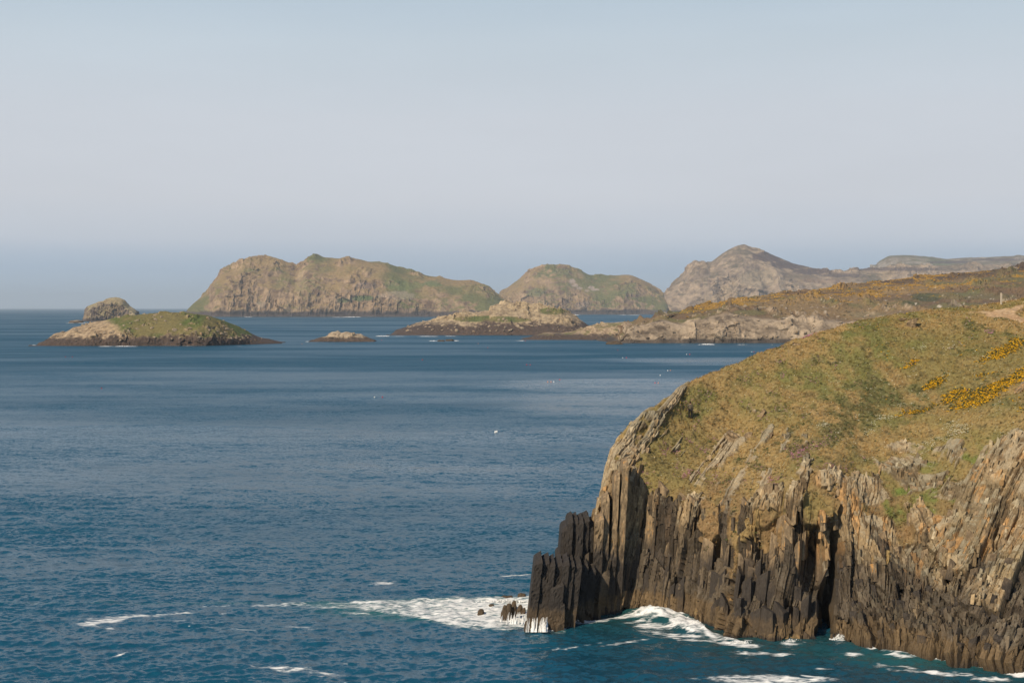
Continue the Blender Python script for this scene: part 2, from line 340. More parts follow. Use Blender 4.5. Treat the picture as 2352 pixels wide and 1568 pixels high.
c_dark = mixc((.022,.019,.016), (.090,.072,.054), np.clip(.32 + tint * 1.2 + .45 * nst, 0, 1))
c_rock = mixc(c_pale, c_dark, wdark * (.80 + .2 * nst))
tide = 1 - sm(z + .35 * nst + .6 * nlo, 1.5, 1.95)
c_rock = mixc(c_rock, mixc((.065,.046,.026), (.14,.095,.05), np.clip(.5 + tint + .4 * nst, 0, 1)), tide)
c_rock = mixc(c_rock, (.025,.022,.02), 1 - sm(z + .2 * nst, .0, .45))
c_rock = c_rock * (1 - .45 * groove(eB, .05) * 0)[..., None]
c_rock = mixc(c_rock, (.36,.235,.11), sm(nlich + .4 * nst + .3 * nlo, .15, .6) * sm(vs, -.4, .3) * .7)
# turf: dry tan grass, olive, fresh green, dark heath, drawn out along the slope
g1 = fbm(P0, 6, 4, 111, (.8, .45, 1)); g2 = fbm(P0, 1.4, 4, 112, (1, .5, 1)); g3 = fbm(P0, .35, 3, 113); g4 = fbm(P0, 9, 3, 114)
c_t = mixc((.268,.186,.076), (.190,.152,.055), sm(g1 + .5 * g2, -.3, .4))
c_t = mixc(c_t, (.125,.135,.040), sm(g4 + .6 * g2 + .35 * ell(1980,830,50,110,20) + .3 * ell(2230,760,90,24,-5) + .3*ell(1800,840,140,40,-25), .18, .65) * .75)
heath = sm(g1 * -1.2 + 1.3 * g2 + .4 * g3 + .9 * ell(1960,950,190,50,-18) + .8 * ell(2240,880,140,40,-20) + .9 * ell(2230,752,50,14,0) + .5 * ell(2270,800,80,20,-15) + .5*ell(2000,870,40,90,15) - .35, .1, .6)
c_t = mixc(c_t, mixc((.062,.076,.026), (.12,.10,.042), sm(g2, -.3, .4)), heath * .65)
band = sm(fbm(P0, 5, 4, 118, (.5, .5, 1.6)) + .35 * g2, .08, .5) * sm(px, 1750, 1950)
c_t = mixc(c_t, (.085,.098,.034), band * .6)
c_t = mixc(c_t, (.16,.085,.05), sm(n_patch + .6 * g2 - .7 * vs, -.05, .5) * .45)
c_t = mixc(c_t, (.27,.20,.095), sm(g3 + .6 * g2, .25, .7) * .6)
c_t = mixc(c_t, (.035,.036,.018), sm(-g3 - .5 * g2, .22, .65) * .6)
c_t = mixc(c_t, (.10,.16,.028), np.clip(shelf, 0, 1) * sm(g2 + n_fine, -.2, .5) * .8)
# the trodden path
pth = ell(2300,719,40,11,-6) * 1.25 + ell(2352,733,46,7,8) + ell(2230,716,60,5,-3) * .55 + ell(2340,703,22,6,-20)*.8
c_t = mixc(c_t, mixc((.34,.215,.115), (.42,.30,.18), sm(g3, -.5, .5)), sm(pth + .25 * g2, .45, .7))
PATH = sm(pth, .4, .7)
C = mixc(c_t, c_rock, sm(rockv + .05 * g3, -.03, .05))
headland = mesh_obj('headland', P1, grid_faces(*P1.shape[:2]), M_land, C, smooth=False)
setp(headland, 'steep headland of upright rock beds under a turf slope, right side of the bay', kind='structure')

PXY = np.stack(proj(P1), -1)
def surf_near(qx, qy, vmin=.9, vmax=5.05):
    m = (Vv >= vmin) & (Vv <= vmax); d = (PXY[..., 0] - qx) ** 2 + (PXY[..., 1] - qy) ** 2; d = np.where(m, d, 1e9)
    i = np.unravel_index(np.argmin(d), d.shape); return P1[i], Ns[i], i

# slabs: upright prisms of bedding
def prism(seed, w=1., d=1., h=1., k=6, rings=4, slant=.3, jit=.08):
    r = np.random.default_rng(seed); V = []; 
    base = np.array([(-.5,-.5),(.1*r.uniform(-1,1),-.58),(.5,-.5),(.56,.05),(.5,.5),(-.5,.5)])[:k]
    sl = r.uniform(-slant, slant)
    for j in range(rings):
        f = j / (rings - 1); sc = 1 - .06 * f - (.07 * (j == rings - 1))
        for b in base:
            x = b[0] * sc + r.normal(0, jit * .35); y = b[1] * sc + r.normal(0, jit * .5)
            zt = f + (f ** 3) * sl * b[0] * (w / h) * 1.6 + r.normal(0, .02)
            V.append((x * w, y * d, zt * h))
    n = len(base); Fc = []
    for j in range(rings - 1):
        for i in range(n):
            a = j * n + i; b2 = j * n + (i + 1) % n
            Fc += [(a, b2, b2 + n), (a, b2 + n, a + n)]
    top = (rings - 1) * n
    for i in range(1, n - 1): Fc.append((top, top + i, top + i + 1)); Fc.append((0, i + 1, i))
    return np.array(V), np.array(Fc)
slab_meshes = []
for i in range(14):
    V, Fc = prism(200 + i); o = mesh_obj('rock_slab', V, Fc, M_rock); slab_meshes.append(o.data); bpy.data.objects.remove(o)
def place_slab(p, sx, sy, sz, lean_, yaw, me=None, parent=None, name='rock_slab', pitch=0):
    o = bpy.data.objects.new(name, me or random.choice(slab_meshes)); COL.objects.link(o)
    o.matrix_world = Matrix.Translation(p) @ Matrix.Rotation(yaw, 4, 'Z') @ Matrix.Rotation(lean_, 4, 'Y') @ Matrix.Rotation(pitch, 4, 'X') @ Matrix.Diagonal((sx, sy, sz, 1))
    if parent: o.parent = parent
    return o
cand = np.argwhere((HOLE < .25) & (rock > .9) & (Vv > 1.02) & (Vv < 4.6) & (U > 1.3) & (U < 14.7) & (px < 2400) & (P1[..., 2] < 25))
wgt = np.where(Vv[cand[:, 0], cand[:, 1]] < 3.2, 1., .5); pick = RNG.choice(len(cand), 4000, replace=False, p=wgt / wgt.sum())
n_big = 0; small = []
taken = []
for q in pick:
    i, j = cand[q]; p = P1[i, j]; ln = lean[i, j]; up_ = Vv[i, j] > 3.0
    if n_big < 230:
        if any((a - px[i, j]) ** 2 * 1.0 + (b - py[i, j]) ** 2 * .15 < 13 ** 2 for a, b in taken): continue
        taken.append((px[i, j], py[i, j]))
        lf = X[i, j] < 24; w = random.uniform(.35, 1.1) if lf else random.uniform(.28, .7); hgt = (random.uniform(2.5, 5.5) if lf else random.uniform(1.0, 2.6)) if not up_ else random.uniform(.6, 1.6)
        if X[i, j] > 25 and not up_: w *= 1.25; hgt *= .62
        dd = random.uniform(.6, 1.3)
        pos = Vector(p) - Vector(Ns[i, j]) * (dd * (.50 if lf else .38)) - Vector((ln * hgt * .62, 0, hgt * (.72 if 2.35 < Vv[i, j] <= 3.0 else .5)))
        ln2 = math.atan(ln) + random.uniform(-.05, .05)
        place_slab(pos, w, dd, hgt, ln2 + (.28 if up_ else .0), -math.atan(.45) + random.uniform(-.15, .15), parent=headland, pitch=-(.55 if up_ else .12))
        n_big += 1
    else: small.append((i, j))
# the many smaller blocks and stones, real geometry joined into one
def join_instances(name, base, xf, mat, cols=None, parent=None, smooth=False):
    Vs, Fs, Cs = [], [], []; off = 0
    for q, (bi, R_, T_) in enumerate(xf):
        V, Fc = base[bi]; Vs.append(V @ R_.T + T_); Fs.append(Fc + off); off += len(V)
        if cols is not None: Cs.append(np.repeat(cols[q][None], len(V), 0))
    return mesh_obj(name, np.concatenate(Vs), np.concatenate(Fs), mat, np.concatenate(Cs) if cols is not None else None, smooth, parent)
def rot(yaw, tx, ty):
    return np.array(Matrix.Rotation(yaw, 3, 'Z') @ Matrix.Rotation(tx, 3, 'Y') @ Matrix.Rotation(ty, 3, 'X'))
base = [prism(300 + i, rings=3, k=5, jit=.16) for i in range(8)]; xf = []; cs = []
for (i, j) in small[:3000]:
    if random.random() > (.25 if X[i, j] < 25 and P1[i, j, 2] < 8 else .9): continue
    up_ = Vv[i, j] > 3.0; w = random.uniform(.12, .36); hgt = random.uniform(.3, 1.2); dd = random.uniform(.25, .6)
    R_ = rot(-.42 + random.uniform(-.3, .3), math.atan(lean[i, j]) + random.uniform(-.18, .18) + (.3 if up_ else 0), -(.6 if up_ else .15)) @ np.diag((w, dd, hgt))
    xf.append((random.randrange(8), R_, P1[i, j] - Ns[i, j] * dd * .25 - np.array([0, 0, hgt * .5]))); cs.append(np.clip(C[i, j] * random.uniform(.7, 1.45), 0, .5))
small_o = join_instances('broken_stone', base, xf, M_land, np.array(cs), headland); small_o['kind'] = 'stuff'

# the two black stepped buttresses at the seaward tip
def tip_slab(x0, x1, ytop, ybot, dfront, thick, seed, mat=M_tower, lean_px=16):
    """one upright bed: left / right edge at its foot, top and foot height as seen, distance of its face, thickness into the picture"""
    r = np.random.default_rng(seed)
    a = np.array(Q(x0, ybot, dfront)); b = np.array(Q(x1, ybot, dfront)); tp = Q((x0 + x1) / 2, ytop, dfront)
    w = b[0] - a[0]; zt = tp[2]; zb = min(a[2], -1.2); nR = 26; nC = 6; nD = 6
    ring = [(-.5 + i / nC, -.5) for i in range(nC)] + [(.5, -.5 + i / nD) for i in range(nD)] + [(.5 - i / nC, .5) for i in range(nC)] + [(-.5, .5 - i / nD) for i in range(nD)]
    ring = np.array(ring); n = len(ring); V = []
    lean_w = lean_px / F * dfront; hgt = zt - zb
    for j in range(nR):
        f = j / (nR - 1); zz = zb + hgt * f
        tap = 1 - .05 * f - .25 * (j == nR - 1)
        cxm = (a[0] + b[0]) / 2 + lean_w * (zz - a[2]) / max(zt - a[2], 1) 
        for q in ring:
            V.append((cxm + q[0] * w * tap, dfront + thick * (.5 + q[1] * tap) + .10 * zz * 0.25, zz + (f ** 4) * .5 * q[0] * w * r.uniform(.7, 1)))
    for sc in (.82,):
        V += [(np.mean([v[0] for v in V[-n:]]), np.mean([v[1] for v in V[-n:]]), V[-1][2] + .05)]
    V = np.array(V); 
    nn = fbm(V, 1.1, 3, seed, (1, 1, .35)) * .13 + fbm(V, .3, 2, seed + 1) * .05
    step = (h3(np.floor(V[:, 2] / 1.3 + V[:, 0]), np.floor(V[:, 1] / .9), V[:, 2] * 0, seed) - .5) * .22
    cen = np.stack([np.full(len(V), (a[0] + b[0]) / 2), np.full(len(V), dfront + thick / 2)], 1)
    dirv = V[:, :2] - cen; dirv /= np.linalg.norm(dirv, axis=1, keepdims=True) + 1e-6
    V[:, :2] += dirv * (nn + step)[:, None] * np.array([.5, 1.4])
    Fc = []
    for j in range(nR - 1):
        for i in range(n):
            p_ = j * n + i; q_ = j * n + (i + 1) % n
            Fc += [(p_, q_, q_ + n), (p_, q_ + n, p_ + n)]
    for i in range(n): Fc.append(((nR - 1) * n + i, (nR - 1) * n + (i + 1) % n, nR * n))
    return mesh_obj('rock_slab', V, np.array(Fc), mat, parent=headland)
# outer, lower buttress
xs = [1211, 1229, 1246, 1258, 1276, 1291, 1303, 1320]
tops = [1288, 1291, 1294, 1295, 1292, 1296, 1298]
for k in range(7):
    tip_slab(xs[k], xs[k+1] + 1.5, tops[k], 1442 - k * 1.5, 119.0 + [0, .25, .1, .5, 0, .2, .45][k], 5.0, 400 + k, lean_px=17)
tip_slab(1320, 1342, 1302, 1425, 121.2, 4, 420, lean_px=12); tip_slab(1338, 1362, 1310, 1425, 122.2, 4, 421, lean_px=8)
tip_slab(1256, 1288, 1345, 1440, 118.6, 1.2, 422, lean_px=9); tip_slab(1283, 1296, 1390, 1436, 118.4, 1.0, 423, lean_px=3)
# inner, taller buttress
for k, (a_, b_, tp_, dd_) in enumerate([(1276, 1292, 1212, 124.3), (1290, 1303, 1192, 124.0), (1302, 1314, 1193, 124.4), (1313, 1327, 1196, 124.1), (1326, 1340, 1190, 124.6), (1338, 1350, 1204, 125.0)]):
    tip_slab(a_, b_ + 1.5, tp_, 1400, dd_, 5.0, 440 + k, lean_px=14)
tip_slab(1268, 1284, 1270, 1400, 124.5, 4.0, 450, lean_px=10)
tip_slab(1357, 1378, 1186, 1425, 124.0, 4.0, 452, M_rock, lean_px=10); tip_slab(1374, 1392, 1140, 1425, 124.6, 4.0, 453, M_rock, lean_px=10)
tip_slab(1394, 1408, 1090, 1422, 125.0, 3.0, 454, M_rock, lean_px=18); tip_slab(1408, 1424, 1060, 1420, 125.4, 3.0, 455, M_rock, lean_px=22)

# ------------------------------------------------------------------ plants on the turf
IDX = np.argwhere((rock < .3) & (Vv > 1.6) & (Vv < 5.6) & (px < 2560) & (U > 2) & (PATH < .5))
ia, ja = IDX[:, 0], IDX[:, 1]
cell = np.linalg.norm(np.cross(np.gradient(P0, axis=0), np.gradient(P0, axis=1)), axis=-1)[ia, ja]
def tuft_mesh(kind, r):
    V = []; Fc = []
    if kind == 'grass':
        for b in range(6):
            a = r.uniform(0, 6.283); ln = r.uniform(.2, .8); w = .10; c, s_ = math.cos(a), math.sin(a)
            o_ = np.array((c * .25 * r.uniform(), s_ * .25 * r.uniform(), 0)); t_ = o_ + np.array((c * ln * .6 + .35, s_ * ln * .6, r.uniform(.5, 1.)))
            k = len(V); V += [o_ + (-s_ * w, c * w, -.2), o_ + (s_ * w, -c * w, -.2), t_]; Fc.append((k, k+1, k+2))
    else:
        n = {'shrub': 22, 'flower': 9}[kind]
        for b in range(n):
            d_ = r.normal(size=3); d_[2] = abs(d_[2]); d_ /= np.linalg.norm(d_); p = d_ * r.uniform(.5, 1.0) * (1, 1, .75)
            a = r.normal(size=3); a -= a.dot(d_) * d_; a /= np.linalg.norm(a); b2 = np.cross(d_, a); sz = r.uniform(.22, .42) if kind == 'shrub' else r.uniform(.18, .34)
            tilt = d_ * r.uniform(-.2, .2); k = len(V); V += [p + a * sz + tilt, p - a * sz * .5 + b2 * sz * .8, p - a * sz * .5 - b2 * sz * .8 - tilt]; Fc.append((k, k+1, k+2))
    return np.array(V), np.array(Fc)
def scatter(name, kind, weight, n, size, colf, zoff=0.0, parent=None, label=None):
    w = weight * cell; w = np.clip(w, 0, None); sel = RNG.choice(len(ia), n, p=w / w.sum())
    r = np.random.default_rng(len(name)); bases = [tuft_mesh(kind, r) for _ in range(6)]
    P = P1[ia[sel], ja[sel]] + np.array([0, 0, zoff]) + RNG.normal(0, .05, (n, 3)) * (1, 1, .2); sz = RNG.uniform(size[0], size[1], n); yaw = RNG.uniform(0, 6.28, n); bid = RNG.integers(0, 6, n)
    cols = colf(sel, n); Vs, Fs, Cs = [], [], []; off = 0
    Nn = Ns[ia[sel], ja[sel]]
    for b in range(6):
        m = bid == b; V, Fc = bases[b]; k = m.sum()
        c, s_ = np.cos(yaw[m])[:, None], np.sin(yaw[m])[:, None]
        if kind == 'grass': c, s_ = np.cos(yaw[m] * .12 - .3)[:, None], np.sin(yaw[m] * .12 - .3)[:, None]
        X_ = V[None, :, 0] * c - V[None, :, 1] * s_; Y_ = V[None, :, 0] * s_ + V[None, :, 1] * c; Z_ = np.broadcast_to(V[None, :, 2], X_.shape)
        VV = np.stack([X_, Y_, Z_], -1) * sz[m][:, None, None]; VV = VV + P[m][:, None, :]
        Vs.append(VV.reshape(-1, 3)); Fs.append((Fc[None] + (np.arange(k) * len(V))[:, None, None]).reshape(-1, 3) + off); off += k * len(V)
        cc = np.repeat(cols[m][:, None, :], len(V), 1) * RNG.uniform(.7, 1.3, (k, len(V) // 3, 1)).repeat(3, 1); Cs.append(cc.reshape(-1, 3))
    o = mesh_obj(name, np.concatenate(Vs), np.concatenate(Fs), M_plant, np.clip(np.concatenate(Cs), 0, .85))
    setp(o, label=label, kind='stuff'); return o
Ct = C[ia, ja]; pxs, pys = px[ia, ja], py[ia, ja]; hs = heath[ia, ja]; g2s = g2[ia, ja]; g1s = g1[ia, ja]; vss = vs[ia, ja]; shs = shelf[ia, ja]
def el2(cx, cy, rx, ry, ang=0):
    a = math.radians(ang); dx = pxs - cx; dy = pys - cy
    u_ = (dx * math.cos(a) + dy * math.sin(a)) / rx; v_ = (-dx * math.sin(a) + dy * math.cos(a)) / ry
    return np.exp(-(u_ * u_ + v_ * v_))
scatter('grass', 'grass', 1.0 - .6 * hs, 42000, (.09, .26), lambda s_, n: Ct[s_] * RNG.uniform(.7, 1.6, (n, 1)) * np.array([1.12, 1.0, .86]), label='dry tan and green grass on the headland slope')
scatter('heather_undergrowth', 'shrub', .04 + hs + .3 * sm(g2s, .0, .5), 4800, (.07, .22), lambda s_, n: mixc((.065,.085,.028), (.17,.13,.055), RNG.uniform(0, 1, n)) , -.03, label='low dark heather and scrub on the headland slope')
# gorse in bloom
gz = [(2150,880,26,9,-25,1.),(2190,905,40,9,-20,.9),(2130,890,20,6,-25,.8),(2270,905,60,14,-15,1.),(2230,925,60,10,-15,.8),(2110,945,40,5,-12,.6),(2170,925,40,6,-15,.6),(2090,950,40,4,-10,.5),(2330,870,26,12,-30,.7),(2290,815,34,10,-22,1.),(2258,832,18,6,-20,.6),(2098,832,10,6,-25,.9),(2080,843,12,4,-30,.5),(2330,790,26,12,-35,.9),(2350,910,22,10,-20,.8),(2352,850,20,9,-30,.7),(2300,880,46,8,-20,.7),(2345,935,14,9,0,.6),(2260,860,24,5,-20,.4)]
gw = sum(a[5] * el2(*a[:5]) ** 1.3 for a in gz); g3s = g3[ia, ja]; gw = np.clip(gw, 0, 1.2) * sm(.8 * g2s + .5 * g1s + .5 * g3s + gw * .6, .10, .50) + .012 * sm(g2s, .1, .4) * (pxs > 1950) * (pys < 960)
scatter('gorse', 'shrub', gw, 7500, (.05, .13), lambda s_, n: np.where(RNG.uniform(0, 1, (n, 1)) < .50, np.array([[.80, .43, .012]]) * RNG.uniform(.6, 1.1, (n, 1)), np.array([[.05, .06, .018]])), .05, label='yellow flowering gorse in ragged bands on the slope')
sw = [(2070,935,40,6,-25,1),(2110,915,30,4,-25,.9),(2040,960,40,5,-22,.8),(2190,985,50,8,-10,.8),(2250,950,40,6,-20,.9),(2230,965,50,8,-15,.7),(1990,1000,40,8,-20,.5),(1880,980,30,5,-15,.8),(1860,990,30,4,-10,.6),(2190,855,26,4,-18,.8),(2255,825,14,6,-10,.8),(2000,890,12,3,0,.6),(2110,800,40,5,-20,.3),(2180,800,20,5,-20,.6),(1940,1000,20,6,0,.3),(2300,1000,40,16,-30,.6),(2330,960,30,8,-30,.5),(2080,870,40,4,-25,.5),(2130,1020,60,14,-20,.5),(2060,1050,60,14,0,.4)]
ww = sum(a[5] * el2(*a[:5]) for a in sw) * sm(g2s, -.2, .4) + .012
scatter('white_campion_flowers', 'flower', ww, 4000, (.04, .10), lambda s_, n: np.array([[.72, .68, .50]]) * RNG.uniform(.7, 1.1, (n, 1)), .10, label='white campion flowers dotted in drifts over the slope')
tw = [(1480,1130,40,20,-20,1),(1530,1150,30,12,0,.8),(1610,980,40,10,-20,.5),(1650,1000,60,26,-20,.35),(1640,900,60,16,-20,.2),(1790,860,80,40,-20,.15),(1650,930,20,4,-5,1),(1830,1040,60,16,-20,.22),(2050,765,14,4,-15,1),(2240,725,14,4,-10,.8),(2270,765,16,10,-40,.8),(1860,770,20,4,-10,.6),(1760,1100,40,10,-10,.5),(2000,1055,16,6,0,.7),(1930,1070,30,7,0,.7),(1500,1040,50,40,-30,.4),(1590,1090,60,20,0,.5),(2180,800,60,8,-20,.2)]
tws = sum(a[5] * el2(*a[:5]) for a in tw) * sm(g2s, .0, .45) + .02 * sm(g2s, .2, .5)
scatter('pink_thrift_flowers', 'flower', tws, 2200, (.05, .12), lambda s_, n: np.array([[.46, .20, .30]]) * RNG.uniform(.75, 1.15, (n, 1)), .08, label='pink thrift flowers in cushions over the rocks and turf')
scatter('yellow_vetch_flowers', 'flower', .2 * sm(g2s, .1, .5) * (1 - sm(vss, 1.2, 2.2) * 0) + el2(1900, 790, 120, 12, -20), 700, (.03, .06), lambda s_, n: np.array([[.60, .42, .04]]) * RNG.uniform(.7, 1.1, (n, 1)), .06, label='tiny yellow flowers in the short grass')

# ------------------------------------------------------------------ the sea
def build_sea():
    tanx = np.concatenate([np.linspace(-3, -.42, 14)[:-1], np.linspace(-.42, .42, 660), np.linspace(.42, 3, 14)[1:]])
    rows = [-35000, -6000, -600, -100, 0, 40, 60, 70]
    dcur = 76.0
    while dcur < 9000:
        rows.append(dcur); dcur += max(.11, dcur * dcur / (H * F / 2.297) * .80)
    rows += list(np.geomspace(9000, 35000, 10))
    d = np.array(rows); T, Dd = np.meshgrid(tanx, d, indexing='ij')
    Xs = np.clip(T * np.maximum(Dd, 76), -35000, 35000); Ys = Dd.copy()
    gap = np.gradient(d)[None, :] * np.ones_like(T)
    Z = np.zeros_like(Xs); r = np.random.default_rng(5)
    near = slice(8, int(np.searchsorted(d, 1800)))
    xs, ys, gp = Xs[:, near], Ys[:, near], gap[:, near]; zz = np.zeros_like(xs); ox = np.zeros_like(xs); oy = np.zeros_like(xs)
    Pn = np.stack([xs, ys, xs * 0], -1); gust = 1 + .35 * vn(xs / 90, ys / 60, xs * 0, 40) + .2 * vn(xs / 30, ys / 22, xs * 0, 41)
    for k in range(90):
        lam = .4 * (6 / .4) ** r.uniform(0, 1); ang = math.radians(r.normal(-100, 38)); kk = 2 * math.pi / lam
        a = .0072 * lam ** .42 * r.uniform(.6, 1.4); ph = r.uniform(0, 6.28)
        att = sm(lam / (gp + .02), 1.6, 4.0)
        th = kk * (xs * math.cos(ang) + ys * math.sin(ang)) + ph
        zz += a * att * np.sin(th) * gust; ox += a * att * .8 * math.cos(ang) * np.cos(th); oy += a * att * .8 * math.sin(ang) * np.cos(th)
    qx, qy = proj(Pn)
    # foam: where waves break on the tip, along the foot of the cliff and in drifting patches
    def e(cx, cy, rx, ry, ang=0, p=1.0):
        a = math.radians(ang); dx = qx - cx; dy = qy - cy
        u = (dx * math.cos(a) + dy * math.sin(a)) / rx; v = (-dx * math.sin(a) + dy * math.cos(a)) / ry
        return np.exp(-(u * u + v * v) ** p)
    def wedge():
        top = np.interp(qx, [640, 850, 1000, 1210, 1260], [1383, 1379, 1373, 1368, 1366]); bot = np.interp(qx, [640, 830, 950, 1060, 1260], [1386, 1400, 1419, 1442, 1451])
        m = (1 - sm(np.abs(qy - (top + bot) / 2) / np.maximum((bot - top) / 2, 1), .75, 1.15)) * (qx < 1300)
        return m, sm(qx, 600, 1120)
    wm, wx = wedge()
    n1 = fbm(Pn, 2.2, 5, 31, (.75, 1, 1)); nr = fbm(Pn, 2.0, 5, 33, (.6, 1, 1), ridged=True); nf = fbm(Pn, .5, 3, 35); n8 = fbm(Pn, 8, 3, 36, (.6, 1, 1))
    foam = np.zeros_like(zz)
    ns = fbm(Pn, 3.0, 5, 37, (.28, 1, 1), ridged=True)
    foam = np.maximum(foam, wm * (.45 + .75 * wx) * sm(.45 * ns + .25 * n1 + .16 * nf + .85 * wx, -.15, .65))
    foam = np.maximum(foam, 1.3 * wm * e(880, 1384, 120, 3.5, 1) * sm(nr, -.2, .2))
    foam = np.maximum(foam, .95 * sm(e(980, 1415, 120, 6, 7) + .6 * nr, .55, .95))
    # distance from the foot of the cliff
    fx = [1200,1260,1300,1400,1460,1600,1620,1700,1760,1860,1900,1920,1950,2000,2060,2110,2200,2260,2352,2700]; fy = [1441,1438,1429,1417,1412,1428,1452,1474,1462,1474,1474,1452,1478,1489,1499,1504,1519,1529,1544,1596]
    dy = qy - np.interp(qx, fx, fy)
    on = (qx > 1205) * (dy > -14)
    k1 = np.exp(-np.abs(dy - 3) / 7.) * on
    foam = np.maximum(foam, sm(k1 * (.80 + .5 * n8) + .30 * n1 + .3 * nr - .08 - .20 * sm(qx, 1640, 1700) , .30, .75))
    br = np.maximum(e(1515, 1414, 70, 13, 5, 1.5), e(1575, 1436, 48, 16, 18, 1.5)) ; br2 = np.maximum(e(1520, 1440, 75, 9, 3), e(1380, 1424, 70, 6, -6, 1.4))
    foam = np.maximum(foam, sm(br * 1.15 + .30 * n1 + .18 * nf, .42, .66)); foam = np.maximum(foam, sm(br2 * .9 + .35 * nr + .2 * n1, .45, .85))
    for c in [(1700,1481,52,6,4,1.),(1640,1462,26,5,10,.8),(1930,1468,20,8,0,1.1),(1820,1478,50,4,0,.7),(2005,1492,26,5,0,.8),(2160,1514,70,4.5,8,.85),(2225,1524,44,5,8,.95),(2330,1546,40,7,10,1.),(1760,1556,80,8,1,.95),(1860,1552,40,5,6,.8),(1700,1496,90,4,2,.6),(2060,1530,90,4,3,.6),(2280,1560,60,6,4,.7),(1560,1466,120,5,4,.62),(1440,1474,80,3,-8,.6),(1330,1484,80,3,-10,.5),
              (1530,1455,90,5,6,.9),(1450,1430,60,4,-8,.8),(1760,1500,120,5,3,.7),(1960,1500,60,4,5,.7),(2060,1507,50,4,6,.8),(2140,1545,120,5,4,.75),(1900,1535,120,4,3,.65),(1770,1562,120,7,1,1.1),(2300,1535,60,6,9,1.),(640,1388,110,2.2,-2,.8),(760,1395,90,3,2,.7),(245,1424,62,8,-8,1.1),(205,1436,32,5,4,.95),(310,1413,36,3,-3,1.),(200,1420,28,2.5,-4,.8),(250,1443,24,3,-3,.9),(505,1390,42,2.0,-2,.95),(470,1391,10,2.4,0,1.),(300,1497,60,3,-14,.72),(400,1409,60,2.2,-3,.7),(560,1445,110,4,2,.58),(690,1440,60,3,2,.55),(655,1535,110,8,5,.66),(760,1545,60,5,4,.6),(880,1338,46,8,-2,.66),(1180,1320,46,2.2,-3,.8),(930,1325,50,3,-2,.5),(1200,1466,60,5,-6,.45),(820,1408,60,2.5,0,.62),(430,1425,50,2.5,0,.55),(1020,1485,60,3,0,.45)]:
        foam = np.maximum(foam, sm(1.18 * c[5] * e(*c[:5], p=.8) + .40 * ns + .22 * n1 + .1 * nf, .45, 1.0))
    foam = np.maximum(foam, .8 * sm(nr + .9 * nf, 1.05, 1.4) * sm(n8, .05, .5) * (qy > 1300))
    aer = np.clip(wm * (.35 + .9 * wx) + 1.0 * sm(e(1050, 1402, 340, 30), .25, 1) * (qx < 1215) + .6 * np.exp(-np.clip(dy, 0, 999) / 26.) * on * (.5 + .6 * sm(-np.abs(qx - 1500), -190, 0) + .3 * sm(-np.abs(qx - 2100), -260, 0)) + .45 * e(2000, 1510, 200, 16, 5) + .4 * e(870, 1400, 190, 22, 3), 0, 1) * (.75 + .4 * n8)
    shade_slick = np.clip(np.exp(-np.clip(dy, 0, 999) / 75.) * sm(qx, 1230, 1420) * sm(dy, -30, -12), 0, 1) * (.85 + .2 * n8) - np.clip(sm(np.exp(-((xs - 38) / 62) ** 2 - ((ys - 430) / 120) ** 2) * 1.1 + np.exp(-((xs - 120 ) / 110) ** 2 - ((ys - 720) / 90) ** 2) * .9 + .5 * np.exp(-((xs + 20) / 90) ** 2 - ((ys - 300) / 26) ** 2) + .45 * np.exp(-((xs + 10) / 70) ** 2 - ((ys - 235) / 14) ** 2) + .5 * np.exp(-((xs + 60) / 50) ** 2 - ((ys - 205) / 8) ** 2) + .45 * fbm(Pn, 60, 4, 44, (.4, 1.6, 1)), .35, .95), 0, 1)  # cliff's shade and reflection painted as darker water; negatives are slicks
    # broken water heaps up
    zz = zz * (1 - .3 * np.clip(foam, 0, 1)) + br * (.55 + .5 * n1 + .25 * nf) + .28 * np.clip(foam, 0, 1) * (nr * .5 + nf * .5) * sm(aer, .2, .7) + .35 * e(2225, 1522, 30, 5, 8) + .6 * e(1930, 1466, 12, 6) * (.5 + nf) + .25 * k1 * (n1 + .5)
    Z[:, near] = zz; Xs[:, near] += ox; Ys[:, near] += oy
    C_ = np.zeros((*Z.shape, 3)); C_[:, near, 0] = np.clip(foam * (.72 + .28 * nr + .15 * nf) + .25 * br, 0, 1); C_[:, near, 1] = np.clip(aer, 0, 1); C_[:, near, 2] = shade_slick
    P = np.stack([Xs, Ys, Z], -1)
    m = bpy.data.materials.new('sea_water'); m.use_nodes = True; nt = m.node_tree; n = nt.nodes; l = nt.links
    b = n['Principled BSDF']; b.inputs['IOR'].default_value = 1.333; b.inputs['Roughness'].default_value = .09
    vc = n.new('ShaderNodeVertexColor'); vc.layer_name = 'Col'; sp_ = n.new('ShaderNodeSeparateColor'); l.new(vc.outputs[0], sp_.inputs[0])
    geo = n.new('ShaderNodeNewGeometry')
    def nz(scale, mapscale, det=3, out=0):
        mp = n.new('ShaderNodeMapping'); mp.inputs['Scale'].default_value = mapscale; l.new(geo.outputs['Position'], mp.inputs[0])
        t = n.new('ShaderNodeTexNoise'); t.inputs['Scale'].default_value = scale; t.inputs['Detail'].default_value = det; t.inputs['Roughness'].default_value = .62; l.new(mp.outputs[0], t.inputs['Vector']); return t.outputs[out]
    def vm(op, a, c):
        q = n.new('ShaderNodeVectorMath'); q.operation = op
        for i, v in enumerate((a, c)):
            if isinstance(v, tuple): q.inputs[i].default_value = v
            elif v is not None: l.new(v, q.inputs[i])
        return q
    def mr(x, a, b_, c=0., d_=1.):
        q = n.new('ShaderNodeMapRange'); q.interpolation_type = 'SMOOTHSTEP'; l.new(x, q.inputs[0]); q.inputs[1].default_value = a; q.inputs[2].default_value = b_; q.inputs[3].default_value = c; q.inputs[4].default_value = d_; return q.outputs[0]
